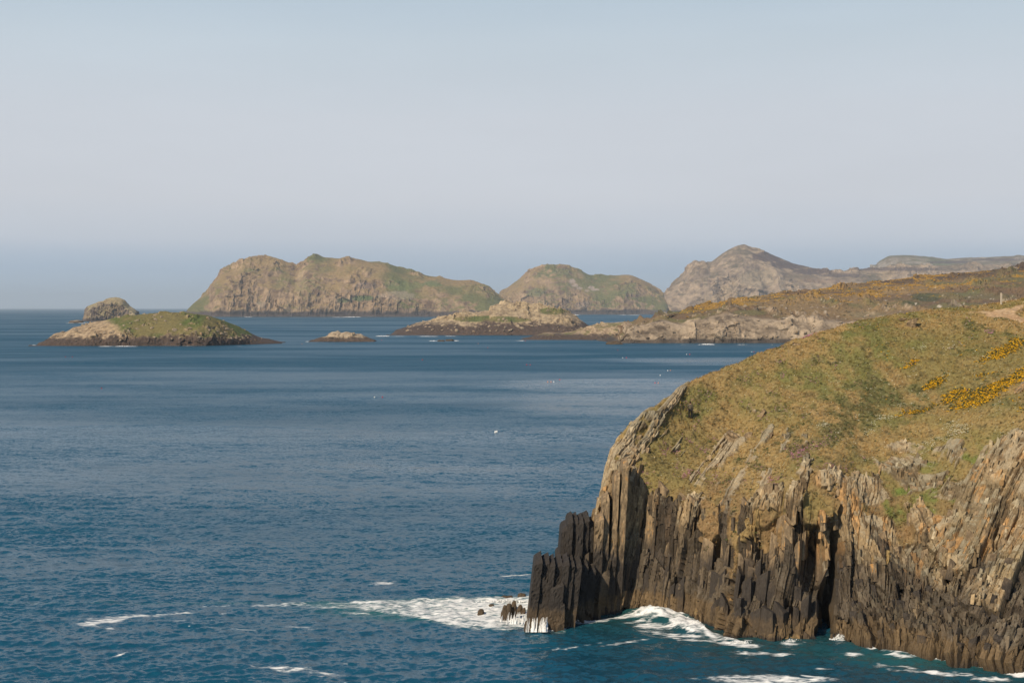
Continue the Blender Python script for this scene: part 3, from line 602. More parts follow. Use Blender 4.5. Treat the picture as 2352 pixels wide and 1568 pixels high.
    # ripples as slopes of the surface (steeper where gusts ruffle the water)
    r1 = vm('SUBTRACT', nz(2.4, (.8, 1, 1), 4, 1), (.5, .5, .5)).outputs[0]; r2 = vm('SUBTRACT', nz(.45, (.8, 1, 1), 4, 1), (.5, .5, .5)).outputs[0]
    g1 = nz(.010, (.35, 1.0, 1), 4); g2 = nz(.0022, (.35, 1.0, 1), 3)
    gm = n.new('ShaderNodeMath'); gm.operation = 'MULTIPLY'; l.new(mr(g1, .34, .66, .62, 1.25), gm.inputs[0]); l.new(mr(g2, .36, .62, .72, 1.15), gm.inputs[1])
    r3 = vm('SUBTRACT', nz(.05, (.5, 1, 1), 4, 1), (.5, .5, .5)).outputs[0]
    sv0 = vm('ADD', vm('MULTIPLY', r1, (1.6, 2.0, 0)).outputs[0], vm('MULTIPLY', r2, (.5, .75, 0)).outputs[0]); sv = vm('ADD', sv0.outputs[0], vm('MULTIPLY', r3, (.30, .85, 0)).outputs[0])
    fade = n.new('ShaderNodeMath'); fade.operation = 'MULTIPLY'; l.new(gm.outputs[0], fade.inputs[0])
    sc = n.new('ShaderNodeVectorMath'); sc.operation = 'SCALE'; l.new(sv.outputs[0], sc.inputs[0]); l.new(fade.outputs[0], sc.inputs['Scale'])
    nn = vm('NORMALIZE', vm('ADD', geo.outputs['Normal'], sc.outputs[0]).outputs[0], None); l.new(nn.outputs[0], b.inputs['Normal'])
    fn = nz(2.2, (.4, 1, 1), 7)
    fa = n.new('ShaderNodeMath'); fa.operation = 'MULTIPLY_ADD'; l.new(mr(fn, .32, .68, -.55, .38), fa.inputs[0]); fa.inputs[1].default_value = 1; l.new(sp_.outputs[0], fa.inputs[2])
    ff = mr(fa.outputs[0], .12, 1.12)
    f0 = n.new('ShaderNodeMath'); f0.operation = 'MULTIPLY'; l.new(ff, f0.inputs[0]); l.new(mr(sp_.outputs[0], .02, .25), f0.inputs[1]); ff = f0.outputs[0]
    def mx(f, A, B):
        q = n.new('ShaderNodeMix'); q.data_type = 'RGBA'; l.new(f, q.inputs[0])
        for i, v in ((6, A), (7, B)):
            if isinstance(v, tuple): q.inputs[i].default_value = (*v, 1)
            else: l.new(v, q.inputs[i])
        return q.outputs[2]
    c0 = mx(sp_.outputs[2], (.005, .061, .106), (.010, .036, .042)); c = mx(sp_.outputs[1], c0, (.022, .105, .100)); c = mx(ff, c, (.74, .74, .72)); l.new(c, b.inputs['Base Color'])  # blue channel brings in the darker colour painted for shade below the cliff
    sy = n.new('ShaderNodeSeparateXYZ'); l.new(geo.outputs['Position'], sy.inputs[0]); rg = n.new('ShaderNodeMath'); rg.operation = 'MULTIPLY'
    l.new(mr(sy.outputs['Y'], 90, 900, .30, .50), rg.inputs[0]); sk = n.new('ShaderNodeMath'); sk.operation = 'MULTIPLY'; l.new(mr(gm.outputs[0], .5, 1.3, .72, 1.10), sk.inputs[0]); l.new(mr(sp_.outputs[2], -1, 0, .52, 1.0), sk.inputs[1]); l.new(sk.outputs[0], rg.inputs[1])
    rx = n.new('ShaderNodeMath'); rx.operation = 'MAXIMUM'; l.new(rg.outputs[0], rx.inputs[0]); l.new(mr(ff, 0, 1, .0, .9), rx.inputs[1]); l.new(rx.outputs[0], b.inputs['Roughness'])
    l.new(mr(sy.outputs['Y'], 120, 700, 1.0, .6), fade.inputs[1]); b.inputs['Specular Tint'].default_value = (.60, .85, 1.0, 1); l.new(mr(ff, 0, 1, .34, .1), b.inputs['Specular IOR Level'])
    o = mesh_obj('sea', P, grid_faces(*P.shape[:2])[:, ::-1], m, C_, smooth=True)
    setp(o, 'blue ruffled sea with white water round the rocks', kind='structure')
build_sea()

# ------------------------------------------------------------------ islands, islets and the coast beyond
def station(px_, base, ridge, cf=.45, cw=.12, back=1.0, toe=.02):
    """base = (y, distance) of the waterline, ridge = (y, distance) of the skyline; cf = share of the height that is cliff, cw = its share of the depth"""
    W = np.array(Q(px_, base[0], base[1])); W[2] = 0; R = np.array(Q(px_, ridge[0], ridge[1])); W[0] = R[0] * .35 + W[0] * .65
    dep = R[1] - W[1]; h = max(R[2], -2.)
    T = W + np.array([0, -toe * dep, -3 - .02 * dep]); C1 = W + (R - W) * cw; C1[2] = h * cf
    M = W + (R - W) * .5; M[2] = h * (cf + (1 - cf) * .62)
    B1 = R + np.array([0, dep * .5 * back, 0]); B1[2] = h * .55; B2 = R + np.array([0, dep * back, 0]); B2[2] = -4 - .02 * dep
    return [T, W, C1, M, R, B1, B2]
def land(name, sts, nu_, nv_, amp, scl, colf, mat, seed, label=None, cat=None, kind=None, warp=1.0, blocky=.5, smooth=False, turfcut=.55):
    A = np.array(sts, float); cap0 = A[0].copy(); cap0[:, 2] = -6; cap0[:, 0] -= abs(A[1, 0, 0] - A[0, 0, 0]) * .25; cap1 = A[-1].copy(); cap1[:, 2] = -6; cap1[:, 0] += abs(A[-1, 0, 0] - A[-2, 0, 0]) * .25
    A = np.concatenate([cap0[None], A, cap1[None]]); seg = np.abs(np.diff(A[:, 4, 0])) + .6 * np.abs(np.diff(A[:, 4, 2])); n_ = np.maximum(3, (seg / seg.sum() * nu_).astype(int))
    P, u, v = loft(A, list(n_), nv_); U_, V_ = np.meshgrid(u, v, indexing='ij'); N = normals(P); N *= np.sign((-N[..., 1] + N[..., 2]).mean())
    for _ in range(4): N[1:-1, 1:-1] = (N[:-2, 1:-1] + N[2:, 1:-1] + N[1:-1, :-2] + N[1:-1, 2:] + N[1:-1, 1:-1]) / 5
    N /= np.linalg.norm(N, axis=-1, keepdims=True) + 1e-9
    steep = 1 - sm(N[..., 2], .45, .85)
    rid = fbm(P, scl * 2.2, 4, seed, (1, 1, .35), ridged=True); mid = fbm(P, scl, 5, seed + 9); fine = fbm(P, scl * .28, 4, seed + 20, (1, 1, .6), ridged=True)
    cellv = h3(np.floor(P[..., 0] / scl * 1.7 + mid), np.floor(P[..., 1] / scl * 1.7), np.floor(P[..., 2] / scl * 1.2 + .6 * P[..., 0] / scl), seed + 3) - .5
    edge = sm(P[..., 2], -1, amp * .8)
    gul = fbm(P, scl * 1.1, 4, seed + 40, (1, .6, .22), ridged=True); crag = sm(fbm(P, scl * 1.5, 3, seed + 44) + .5 * steep, .0, .5)
    zr = np.interp(np.arange(len(u)), np.arange(len(u)), P[:, :, 2].max(axis=1)); hs_ = np.clip(zr / zr.max() * 1.25, .85 if 'coast' in name else .30, 1)[:, None]
    D_ = hs_ * amp * (.35 + .65 * np.maximum(steep, crag * .8)) * (1.05 * rid + .5 * mid + .32 * gul * (.3 + steep) + .34 * fine * (.25 + crag) + blocky * cellv * (.1 + crag)) * (.3 + .7 * edge)
    ridge_damp = 1 - .84 * np.exp(-((V_ - (A.shape[1] - 3)) / .25) ** 2) * (1 - steep)
    P2 = P + N * (D_ * ridge_damp)[..., None]; N2 = normals(P2); N2 *= np.sign((-N2[..., 1] + N2[..., 2]).mean())
    C_ = colf(P2, N2, U_, V_, mid, rid, fine, steep, cellv)
    o = mesh_obj(name, P2, grid_faces(*P2.shape[:2]), mat, np.clip(C_, 0, .8), smooth); setp(o, label, cat, kind)
    return o, P2, N2, C_, V_
def isl_col(green=(.115,.115,.045), tan_=(.235,.165,.080), rockc=(.115,.076,.050), rock2=(.335,.235,.145), darkb=(.055,.045,.042), hb=9., ng=.62, patches=(), scale=30., purple=.3, seed=0, dry=.5, topg=None, yoff=0):
    def f(P, N, U_, V_, mid, rid, fine, steep, cellv):
        qx, qy = proj(P)
        a = fbm(P, scale, 4, seed + 50); b = fbm(P, scale * .25, 4, seed + 51); c = fbm(P, scale * 2.5, 3, seed + 52)
        r = mixc(rockc, rock2, np.clip(.42 + .9 * b + .5 * cellv + .45 * fine, 0, 1)); r = mixc(r, (.16,.115,.105), sm(a - .1, 0, .5) * purple)
        r = mixc(r, (.28,.20,.10), sm(c + .4 * b, .15, .5) * .35)
        g = mixc(tan_, green, sm(c + .6 * a, -.35 + dry * .5, .25 + dry * .4)); g = mixc(g, (.06,.06,.03), sm(b - .25, 0, .4) * .5)
        t = sm(N[..., 2] + .55 * a + .45 * b, ng - .12, ng + .14)
        if topg is not None: t = t * topg(qx, qy, a, b, P)
        col = mixc(r, g, t)
        for (cx, cy, rx, ry, cc, k) in patches:
            m = sm(np.exp(-((qx - cx) / rx) ** 2 - ((qy - cy) / ry) ** 2) + .38 * b + .40 * a, .38, .60) * k; col = mixc(col, cc, m)
        zb = P[..., 2] + hb * .45 * a + hb * .3 * b
        col = mixc(col, mixc(darkb, (darkb[0]*1.8, darkb[1]*1.7, darkb[2]*1.6), np.clip(.3 + .6 * b, 0, 1)), 1 - sm(zb, hb * .75, hb * 1.25))
        return col
    return f
BIG = [(424,719),(432,711),(447,695),(480,668),(503,640),(528,613),(556,600),(585,594),(620,590),(650,600),(683,613),(702,600),(725,585),(745,593),(775,596),(805,595),(845,602),(880,607),(930,622),(975,634),(1005,638),(1040,644),(1080,646),(1110,656),(1130,668),(1146,680),(1156,700)]
land('island', [station(x, (727, 4150), (y, 4150 + 230 * min(1, (730 - y) / 60)), cf=.45, cw=.20) for x, y in BIG], 520, [4, 50, 66, 66, 8, 5], 21, 48,
     isl_col(patches=[(835,684,40,9,(.075,.115,.045),.8),(790,690,24,7,(.07,.11,.045),.6),(930,655,60,10,(.10,.13,.05),.55),(990,652,22,8,(.10,.14,.06),.5),(840,655,30,9,(.19,.14,.125),.5),(690,650,16,44,(.25,.195,.11),.35),(905,680,50,10,(.30,.24,.19),.45),(600,700,20,10,(.30,.26,.22),.3)], scale=60, hb=16, purple=.6, dry=.45, ng=.60), M_far, 500,
     'largest far island, long humped brown and green one with cliffs', 'island')
MIDR = [(1128,700),(1137,690),(1150,676),(1165,662),(1190,645),(1210,630),(1235,614),(1262,610),(1290,611),(1320,620),(1345,630),(1370,637),(1410,634),(1445,633),(1470,642),(1490,652),(1508,668),(1522,686),(1532,708)]
land('island', [station(x, (722, 5500), (y, 5500 + 260 * min(1, (722 - y) / 60)), cf=.45, cw=.20) for x, y in MIDR], 320, [4, 36, 56, 56, 6, 5], 24, 60,
     isl_col(patches=[(1314,646,9,6,(.33,.26,.22),.8),(1320,655,8,5,(.33,.26,.22),.8),(1331,662,9,3,(.33,.26,.22),.7),(1357,660,9,4,(.33,.26,.22),.8),(1367,665,12,3,(.33,.26,.22),.8),(1349,667,6,3,(.33,.26,.22),.7),(1230,672,30,12,(.085,.115,.05),.6),(1290,625,30,10,(.11,.12,.05),.6),(1440,660,26,12,(.12,.13,.055),.5),(1340,700,20,10,(.15,.115,.105),.6)], scale=70, hb=18, purple=.5, dry=.40, ng=.60), M_far, 530,
     'far rounded island with two pale pinkish scree patches near its top', 'island')
MTN = [(1516,712),(1522,690),(1530,675),(1548,655),(1570,632),(1590,612),(1610,606),(1628,605),(1645,594),(1668,578),(1690,568),(1706,566),(1722,570),(1745,576),(1780,590),(1820,606),(1860,618),(1900,626),(1935,626),(1970,622),(2020,617),(2080,613),(2160,612),(2260,610),(2400,606),(2700,600)]
def mtn_top(qx, qy, a, b, P): return np.ones_like(qx)
land('mountain', [station(x, (722, 5950), (y, 5950 + 330 * min(1, (722 - y) / 100)), cf=.42, cw=.22) for x, y in MTN], 440, [4, 44, 64, 76, 6, 5], 32, 60,
     isl_col(green=(.105,.085,.055), tan_=(.15,.115,.075), rockc=(.12,.088,.064), rock2=(.36,.27,.185), ng=.92, scale=70, hb=14, purple=.25, dry=.5,
      patches=[(1765,590,40,12,(.085,.058,.052),.9),(1815,608,50,11,(.085,.058,.052),.9),(1870,624,50,8,(.08,.055,.05),.85),(1930,632,60,6,(.085,.06,.052),.85),(2050,618,140,5,(.085,.06,.055),.8),(1840,640,60,10,(.15,.11,.07),.6),(1740,640,60,25,(.12,.115,.07),.25),(1900,645,60,6,(.20,.13,.09),.45)]), M_far, 560,
     'rocky mountain with a grey pointed summit above the coast', kind='structure')
REAR = [(2004,622),(2012,610),(2022,600),(2040,590),(2062,588),(2090,588),(2120,591),(2160,597),(2200,594),(2260,592),(2330,590),(2420,589),(2600,586),(2800,590)]
land('hill', [station(x, (716, 7100), (y, 7100 + 500), cf=.5, cw=.3) for x, y in REAR], 260, [4, 20, 50, 70, 8, 6], 22, 60,
     isl_col(green=(.12,.12,.065), tan_=(.15,.12,.08), rockc=(.20,.17,.135), rock2=(.34,.29,.235), ng=.80, scale=140, hb=1, purple=.1,
      patches=[(2180,602,70,3,(.09,.065,.062),.8),(2300,596,90,3,(.09,.065,.062),.8),(2250,610,120,3,(.17,.18,.10),.6)]), M_far, 590, 'distant hill with a rounded grey rock crown at its end', kind='structure')
STK = [(194,741),(196,726),(201,712),(208,703),(222,697),(238,693),(252,687),(266,684),(280,687),(288,694),(298,703),(308,710),(314,718),(319,738)]
land('sea_stack', [station(x, (738, 2750), (y, 2750 + 45), cf=.72, cw=.25) for x, y in STK], 180, [4, 40, 44, 30, 8, 6], 7.5, 15,
     isl_col(green=(.20,.17,.09), tan_=(.27,.22,.13), rockc=(.085,.065,.058), rock2=(.17,.13,.10), ng=.5, scale=18, hb=5, purple=.4, dry=.6,
      patches=[(255,693,44,6,(.25,.195,.115),.6)]), M_far, 620, 'steep dark sea stack with a pale top standing behind the green islet', 'sea stack')
def top_left(qx, qy, a, b, P): return sm(qx + 20 * a - (150 + (qy - 718) * 1.4) - 60, 0, 30) * sm(P[..., 2] + 2 * a, 4.8, 7.4)
LFT = [(83,795),(95,790),(110,783),(122,772),(135,764),(150,762),(160,758),(172,751),(190,748),(215,740),(240,737),(262,731),(285,727),(310,724),(340,722),(375,720),(405,718),(440,721),(475,725),(510,735),(540,747),(560,756),(575,765),(595,774),(620,780),(640,786),(652,789)]
isletL, PL, NL, CL, VL = land('islet', [station(x, (794.5 - 5 * max(0, (x - 480) / 160), 1000 + max(0, (x - 480) / 160) * 60), (y, 1046 + max(0, (x - 480) / 160) * 40), cf=.42, cw=.16) for x, y in LFT], 460, [4, 40, 46, 40, 6, 4], 2.8, 7,
     isl_col(green=(.085,.105,.030), tan_=(.15,.125,.05), rockc=(.17,.12,.075), rock2=(.40,.30,.19), darkb=(.055,.040,.032), hb=6.4, ng=.30, scale=7, purple=.15, dry=.25, topg=top_left), M_mid, 650,
     'green topped islet at the far left with a dark wet rock foot', 'islet', blocky=.9)
MID = [(893,770),(900,767),(915,758),(935,750),(955,742),(975,738),(1000,734),(1020,728),(1045,722),(1070,714),(1080,716),(1095,718),(1115,715),(1125,713),(1135,702),(1150,698),(1165,696),(1190,699),(1215,704),(1240,703),(1262,704),(1285,710),(1305,718),(1325,730),(1342,741),(1352,750),(1358,757)]
def top_mid(qx, qy, a, b, P): return sm(np.maximum(np.exp(-((qx - 1130) / 110) ** 2 - ((qy - 733 - (qx - 1130) * .02) / 8) ** 2), np.exp(-((qx - 1270) / 46) ** 2 - ((qy - 714) / 9) ** 2)) + .3 * a + .15 * b, .45, .6)
isletM, PM, NM, CM, VM = land('islet', [station(x, (770, 1385), (y, 1470), cf=.36, cw=.16) for x, y in MID], 400, [4, 36, 46, 40, 6, 4], 5.0, 10,
     isl_col(green=(.095,.11,.04), tan_=(.16,.135,.06), rockc=(.17,.125,.08), rock2=(.40,.31,.195), darkb=(.06,.044,.036), hb=11, ng=.1, scale=12, purple=.15, dry=.3, topg=top_mid), M_mid, 680,
     'rugged tan islet in the middle with a green strip across it', 'islet', blocky=.9)
RCK = [(712,784),(722,780),(735,775),(750,772),(760,765),(772,762),(785,765),(795,762),(805,764),(815,768),(830,770),(840,773),(852,778),(862,783)]
land('islet', [station(x, (785, 1118), (y, 1135), cf=.6, cw=.3) for x, y in RCK], 160, [4, 34, 34, 24, 8, 5], 2.2, 4.0,
     isl_col(green=(.3,.25,.18), tan_=(.36,.29,.20), rockc=(.17,.125,.085), rock2=(.40,.31,.21), darkb=(.06,.045,.036), hb=3.6, ng=.9, scale=6, purple=.2), M_mid, 700, 'small bare rock islet between the two larger islets', 'islet', blocky=1.0)
LOW = [(1195,781),(1215,775),(1235,768),(1262,763),(1290,765),(1318,760),(1335,755),(1352,750),(1380,744),(1405,742),(1425,740),(1450,739),(1478,738),(1500,742),(1520,752)]
land('rocky_point', [station(x, (781, 1185), (y, 1225), cf=.55, cw=.25) for x, y in LOW], 300, [4, 36, 44, 30, 8, 5], 2.2, 6,
     isl_col(green=(.13,.12,.05), tan_=(.18,.14,.07), rockc=(.18,.13,.085), rock2=(.41,.31,.205), darkb=(.06,.045,.037), hb=4.4, ng=.95, scale=8, purple=.15,
      patches=[(1425,744,50,3,(.15,.14,.06),.8)]), M_mid, 715, 'low rocky point reaching left from the gorse covered coast', 'rocks', blocky=1.0)
GOR = [(1394,790,10),(1420,784,14),(1432,772,20),(1448,757,30),(1462,747,40),(1490,738,60),(1525,727,80),(1560,718,110),(1600,706,140),(1650,697,170),(1700,689,200),(1760,681,240),(1820,674,280),(1880,665,300),(1940,657,320),(2000,650,340),(2060,642,350),(2120,636,360),(2200,629,380),(2280,621,400),(2360,612,420),(2480,603,440),(2700,590,450)]
def gor_station(x, y, dep):
    bd = 1078; W = np.array(Q(x, 790, bd)); W[2] = 0; R = np.array(Q(x, y, bd + dep)); ct = min(R[2] * .8, np.interp(x, [1394, 1450, 1500, 1560, 1620, 1680, 1740, 1800, 1860, 1900, 2400], [4, 13, 19, 13, 15, 20, 18, 14, 18, 14, 20]))
    T = W + np.array([0, -4, -5]); C1 = W + np.array([0, min(14, dep * .3), ct * .8]); C2 = W + np.array([0, min(34, dep * .45), min(ct * 1.12, R[2] * .92)])
    mf = .45; M = C2 + (R - C2) * mf; M[2] = C2[2] + (R[2] - C2[2]) * (mf + .05)
    B1 = R + np.array([0, 200, 0]); B1[2] = R[2] * .6; B2 = R + np.array([0, 420, 0]); B2[2] = -8
    for q in (C1, C2): q[0] = W[0] + (R[0] - W[0]) * .08
    return [T, W, C1, C2, M, R, B1, B2]
def gor_col(P, N, U_, V_, mid, rid, fine, steep, cellv):
    qx, qy = proj(P); a = fbm(P, 40, 4, 750); b = fbm(P, 9, 4, 751); c = fbm(P, 3, 3, 752); w = fbm(P, 60, 3, 753, (1, .6, 1))
    r = mixc((.075,.056,.040), (.36,.28,.195), np.clip(.42 + .8 * b + .5 * cellv + .35 * fine, 0, 1)); r = mixc(r, (.27,.19,.13), sm(a, .1, .5) * .4)
    up = V_ - 3
    g = mixc((.205,.140,.070), (.13,.085,.050), sm(w + .5 * b, -.3, .3)); g = mixc(g, (.115,.115,.045), sm(a * -1 + .4 * b + .6 * (1 - sm(up, .1, .9)) * sm(-qx, -1750, -1450), .05, .5) * .7)
    g = mixc(g, (.060,.042,.034), sm(sm(up, 1.1, 1.8) * sm(qx, 1800, 2150) + .5 * a + .3 * b - .35, .0, .5) * .8)
    for (cx, cy, rx, ry, cc, k) in [(2130,682,46,12,(.060,.068,.034),.9),(2085,697,30,8,(.060,.068,.034),.7),(1540,715,60,7,(.10,.11,.045),.7),(1720,718,50,8,(.14,.145,.055),.5),(1690,732,50,5,(.15,.10,.07),.5),(1730,736,8,4,(.40,.34,.26),.8),(1630,712,50,3,(.09,.09,.04),.5),(2200,720,200,10,(.13,.10,.07),.5),(2230,680,120,10,(.135,.135,.06),.4),(1990,722,60,8,(.15,.135,.085),.5)]:
        g = mixc(g, cc, sm(np.exp(-((qx - cx) / rx) ** 2 - ((qy - cy) / ry) ** 2) + .2 * b, .4, .6) * k)
    gz = sm(fbm(P, 12, 4, 757, (.45, 1, 1)) * .9 + .5 * b + .5 * c + .62 * sm(up, .55, 1.45) * (1 - .45 * sm(up, 1.85, 2.0)) - .12 * sm(qx, 2150, 2300) + .25 * sm(-np.abs(qx - 1650), -160, 0) - .44, .10, .40)
    g = mixc(g, (.31,.18,.035), gz * .65 * (up > .3) * sm(qx, 1500, 1640)); g = mixc(g, (.05,.045,.025), sm(-c - .4 * b, .2, .6) * .35)
    t = sm(N[..., 2] + .25 * a + .2 * b + .6 * (up > .45), .62, .8) * sm(up + .3 * b, -.25, .1)
    col = mixc(r, g, t); rr = sm(c + .7 * b - .62, 0, .1) * (up > 0); col = mixc(col, (.42,.36,.29), rr)
    zb = P[..., 2] + 1.5 * a + 1.2 * b
    return mixc(col, mixc((.05,.042,.036), (.11,.085,.065), np.clip(.4 + b, 0, 1)), 1 - sm(zb, 2.0, 4.2))
gorse_hill, PG, NG, CG, VG = land('coastal_hill', [gor_station(*g) for g in GOR], 520, [4, 62, 30, 60, 80, 6, 5], 7.0, 12, gor_col, M_mid, 740,
     'coastal hill covered in yellow gorse above grey sea cliffs', kind='structure', blocky=.8)

# shrubs and stones on the coastal hill
def near_grid(P, qx, qy, V_, v0):
    a, b = proj(P); d = (a - qx) ** 2 + (b - qy) ** 2 + 1e6 * (V_ < v0) + 1e6 * (V_ > 5.0); i = np.unravel_index(np.argmin(d), d.shape); return P[i], i
def blob_base(seed, n=1):
    bm = bmesh.new(); bmesh.ops.create_icosphere(bm, subdivisions=n, radius=1); V = np.array([v.co[:] for v in bm.verts]); Fc = np.array([[v.index for v in f.verts] for f in bm.faces]); bm.free()
    V *= 1 + .35 * np.random.default_rng(seed).uniform(-1, 1, (len(V), 1)); V[:, 2] *= .6; return V, Fc
bb = [blob_base(i) for i in range(6)]
gx, gy = proj(PG); up = VG - 3; gb = fbm(PG, 9, 4, 751) + .5 * fbm(PG, 3, 3, 752)
gcell = np.linalg.norm(np.cross(np.gradient(PG, axis=0), np.gradient(PG, axis=1)), axis=-1)
wG = sm(gx, 1500, 1640) * gcell * (up > .25) * (up < 2.02) * (gx < 2420) * sm(fbm(PG, 12, 4, 757, (.45, 1, 1)) * .9 + .5 * gb + .62 * sm(up, .55, 1.45) * (1 - .45 * sm(up, 1.85, 2.0)) - .12 * sm(gx, 2150, 2300) + .25 * sm(-np.abs(gx - 1650), -160, 0) - .44, .05, .40)
wS = gcell * (up > .2) * (up < 2.02) * (gx < 2420) * (.2 + sm(-gb, -.1, .5))
def hill_scatter(name, w, n, size, colf, label):
    sel = RNG.choice(w.size, n, p=(w / w.sum()).ravel()); pts = PG.reshape(-1, 3)[sel]; xf = []; cs = colf(n)
    for k in range(n):
        sz = RNG.uniform(*size); xf.append((k % 6, rot(RNG.uniform(0, 6.28), 0, 0) @ np.diag((sz * RNG.uniform(.8, 1.8), sz, sz)), pts[k] + np.array([RNG.normal(0, .6), RNG.normal(0, .6), 0])))
    o = join_instances(name, bb, xf, M_plant, cs); setp(o, label, kind='stuff')
hill_scatter('gorse', wG + .05 * (gx > 1520) * gcell * (up > .8) * (up < 2.0) * (gx < 2420), 4200, (.3, .85), lambda n: np.array([[.40, .225, .025]]) * RNG.uniform(.6, 1.2, (n, 1)), 'yellow gorse scattered over the coastal hill')
hill_scatter('heather_undergrowth', wS, 2200, (.3, .9), lambda n: mixc((.075,.060,.035), (.17,.13,.07), RNG.uniform(0, 1, n)), 'dark brown heather scrub on the coastal hill')

# boulders one can pick out on the islets and the coast: parts of the land they lie on
bould = []
for i in range(6):
    V, Fc = blob_base(70 + i, 1); V[:, 2] *= 1.3; o = mesh_obj('boulder', V, Fc, M_isl_rock); bould.append(o.data); bpy.data.objects.remove(o)
def boulders(parent, P, V_, boxes, n, size, v0=1.2, v1=4.0, zmin=2.0, xmax=1e9):
    a, b = proj(P); w = np.zeros(a.shape)
    for (x0, x1, y0, y1) in boxes: w += (a > x0) * (a < x1) * (b > y0) * (b < y1)
    w = w * (V_ > v0) * (V_ < v1) * (P[..., 2] > zmin); sel = RNG.choice(w.size, n, replace=False, p=(w / w.sum()).ravel())
    for s_ in sel:
        p = P.reshape(-1, 3)[s_]; o = bpy.data.objects.new('boulder', random.choice(bould)); COL.objects.link(o); o.parent = parent
        sz = random.uniform(*size); o.location = p; o.scale = (sz * random.uniform(.8, 1.6), sz, sz * random.uniform(.7, 1.3)); o.rotation_euler = (random.uniform(-.4, .4), random.uniform(-.4, .4), random.uniform(0, 6))
boulders(isletL, PL, VL, [(110, 620, 725, 785), (330, 420, 718, 726)], 110, (.5, 1.6))
boulders(isletM, PM, VM, [(930, 1340, 700, 762)], 120, (.7, 2.2))
boulders(gorse_hill, PG, VG, [(1430, 1900, 735, 780), (1590, 2100, 700, 745)], 110, (.6, 1.9), 1.2, 3.9)

# ------------------------------------------------------------------ rocks in the water
def sea_rock(px0, px1, ytop, ybase, label, seed, mat=M_rock, name='rock', sink=.35, columnar=False, d=None, dep=1.0, group=None, top_flat=0):
    d = d or shore(ybase); a = np.array(Q(px0, ybase, d)); b = np.array(Q(px1, ybase, d)); w = b[0] - a[0]; h = (ybase - ytop) / F * d
    bm = bmesh.new(); bmesh.ops.create_icosphere(bm, subdivisions=4, radius=1); V = np.array([v.co[:] for v in bm.verts]); Fc = np.array([[v.index for v in f.verts] for f in bm.faces]); bm.free()
    V = np.sign(V) * np.abs(V) ** (.62 if columnar else .8); V[:, 0] *= w / 2; V[:, 1] *= w / 2 * dep; V[:, 2] = np.where(V[:, 2] > 0, V[:, 2] * h, V[:, 2] * .8)
    n = fbm(V, w * .45, 4, seed, (1, 1, .5)) * .22 * w + .05 * w * (h3(np.floor(V[:, 0] / w * 5), np.floor(V[:, 1] / w * 5), np.floor(V[:, 2] / w * 4), seed) - .5)
    V[:, :2] *= (1 + n / w * 1.6)[:, None]; V[:, 2] += n * .5 * (V[:, 2] > 0); V[:, 0] += .12 * V[:, 2]
    o = mesh_obj(name, V, Fc, mat); o.location = ((a[0] + b[0]) / 2, d + w / 2 * dep, 0); setp(o, label, 'rock', group=group); return o
sea_rock(1149, 1163, 1393, 1428, 'tall ribbed brown rock in the foam beside the black buttress', 801, columnar=True, dep=.9)
sea_rock(1158, 1172, 1389, 1428, 'tallest standing rock in the foam, with water pouring off its side', 802, columnar=True)
sea_rock(1170, 1184, 1397, 1425, 'shorter rock veiled in running white water near the buttress', 803, columnar=True)
sea_rock(1172, 1186, 1383, 1405, 'dark pointed rock behind the row standing in the foam', 804)
sea_rock(1186, 1200, 1392, 1412, 'rounded rock at the back of the foam next to the buttress', 805)
sea_rock(1198, 1207, 1398, 1414, 'smallest dark rock wedged against the foot of the buttress', 806)
sea_rock(1096, 1111, 1402, 1415, 'lone rounded rock out in the white foam', 807)
sea_rock(1122, 1136, 1391, 1397, 'flat low rock just showing above the foam', 808)
sea_rock(1151, 1177, 1373, 1377, 'thin dark reef behind the foam', 809)
sea_rock(1188, 1208, 1366, 1374, 'brown angular rock behind the black buttress at the water', 810)
led = sea_rock(1206, 1259, 1415, 1441, 'square rock ledge at the tip with water cascading down its face', 811, columnar=True, d=117.9, dep=.4)
sea_rock(1272, 1294, 1420, 1439, 'round topped boulder at the foot of the black buttress', 812, d=118.2)
sea_rock(2248, 2276, 1515, 1532, 'blocky boulder in the water at the foot of the cliff', 813)
sea_rock(150, 188, 736, 742, 'low dark skerry left of the sea stack', 814, M_isl_rock, dep=.6)
sea_rock(84, 104, 786, 792, 'small low skerry off the left end of the green islet', 815, M_isl_rock, dep=.6)
sea_rock(1003, 1022, 780, 784, 'half sunk rock with surf, left one of the pair below the middle islet', 816, M_isl_rock, dep=.6)
sea_rock(1024, 1044, 779, 783, 'half sunk rock with surf, right one of the pair below the middle islet', 817, M_isl_rock, dep=.6)
sea_rock(1395, 1438, 784, 791, 'low brown reef at the foot of the coastal hill', 818, M_isl_rock, dep=.6)

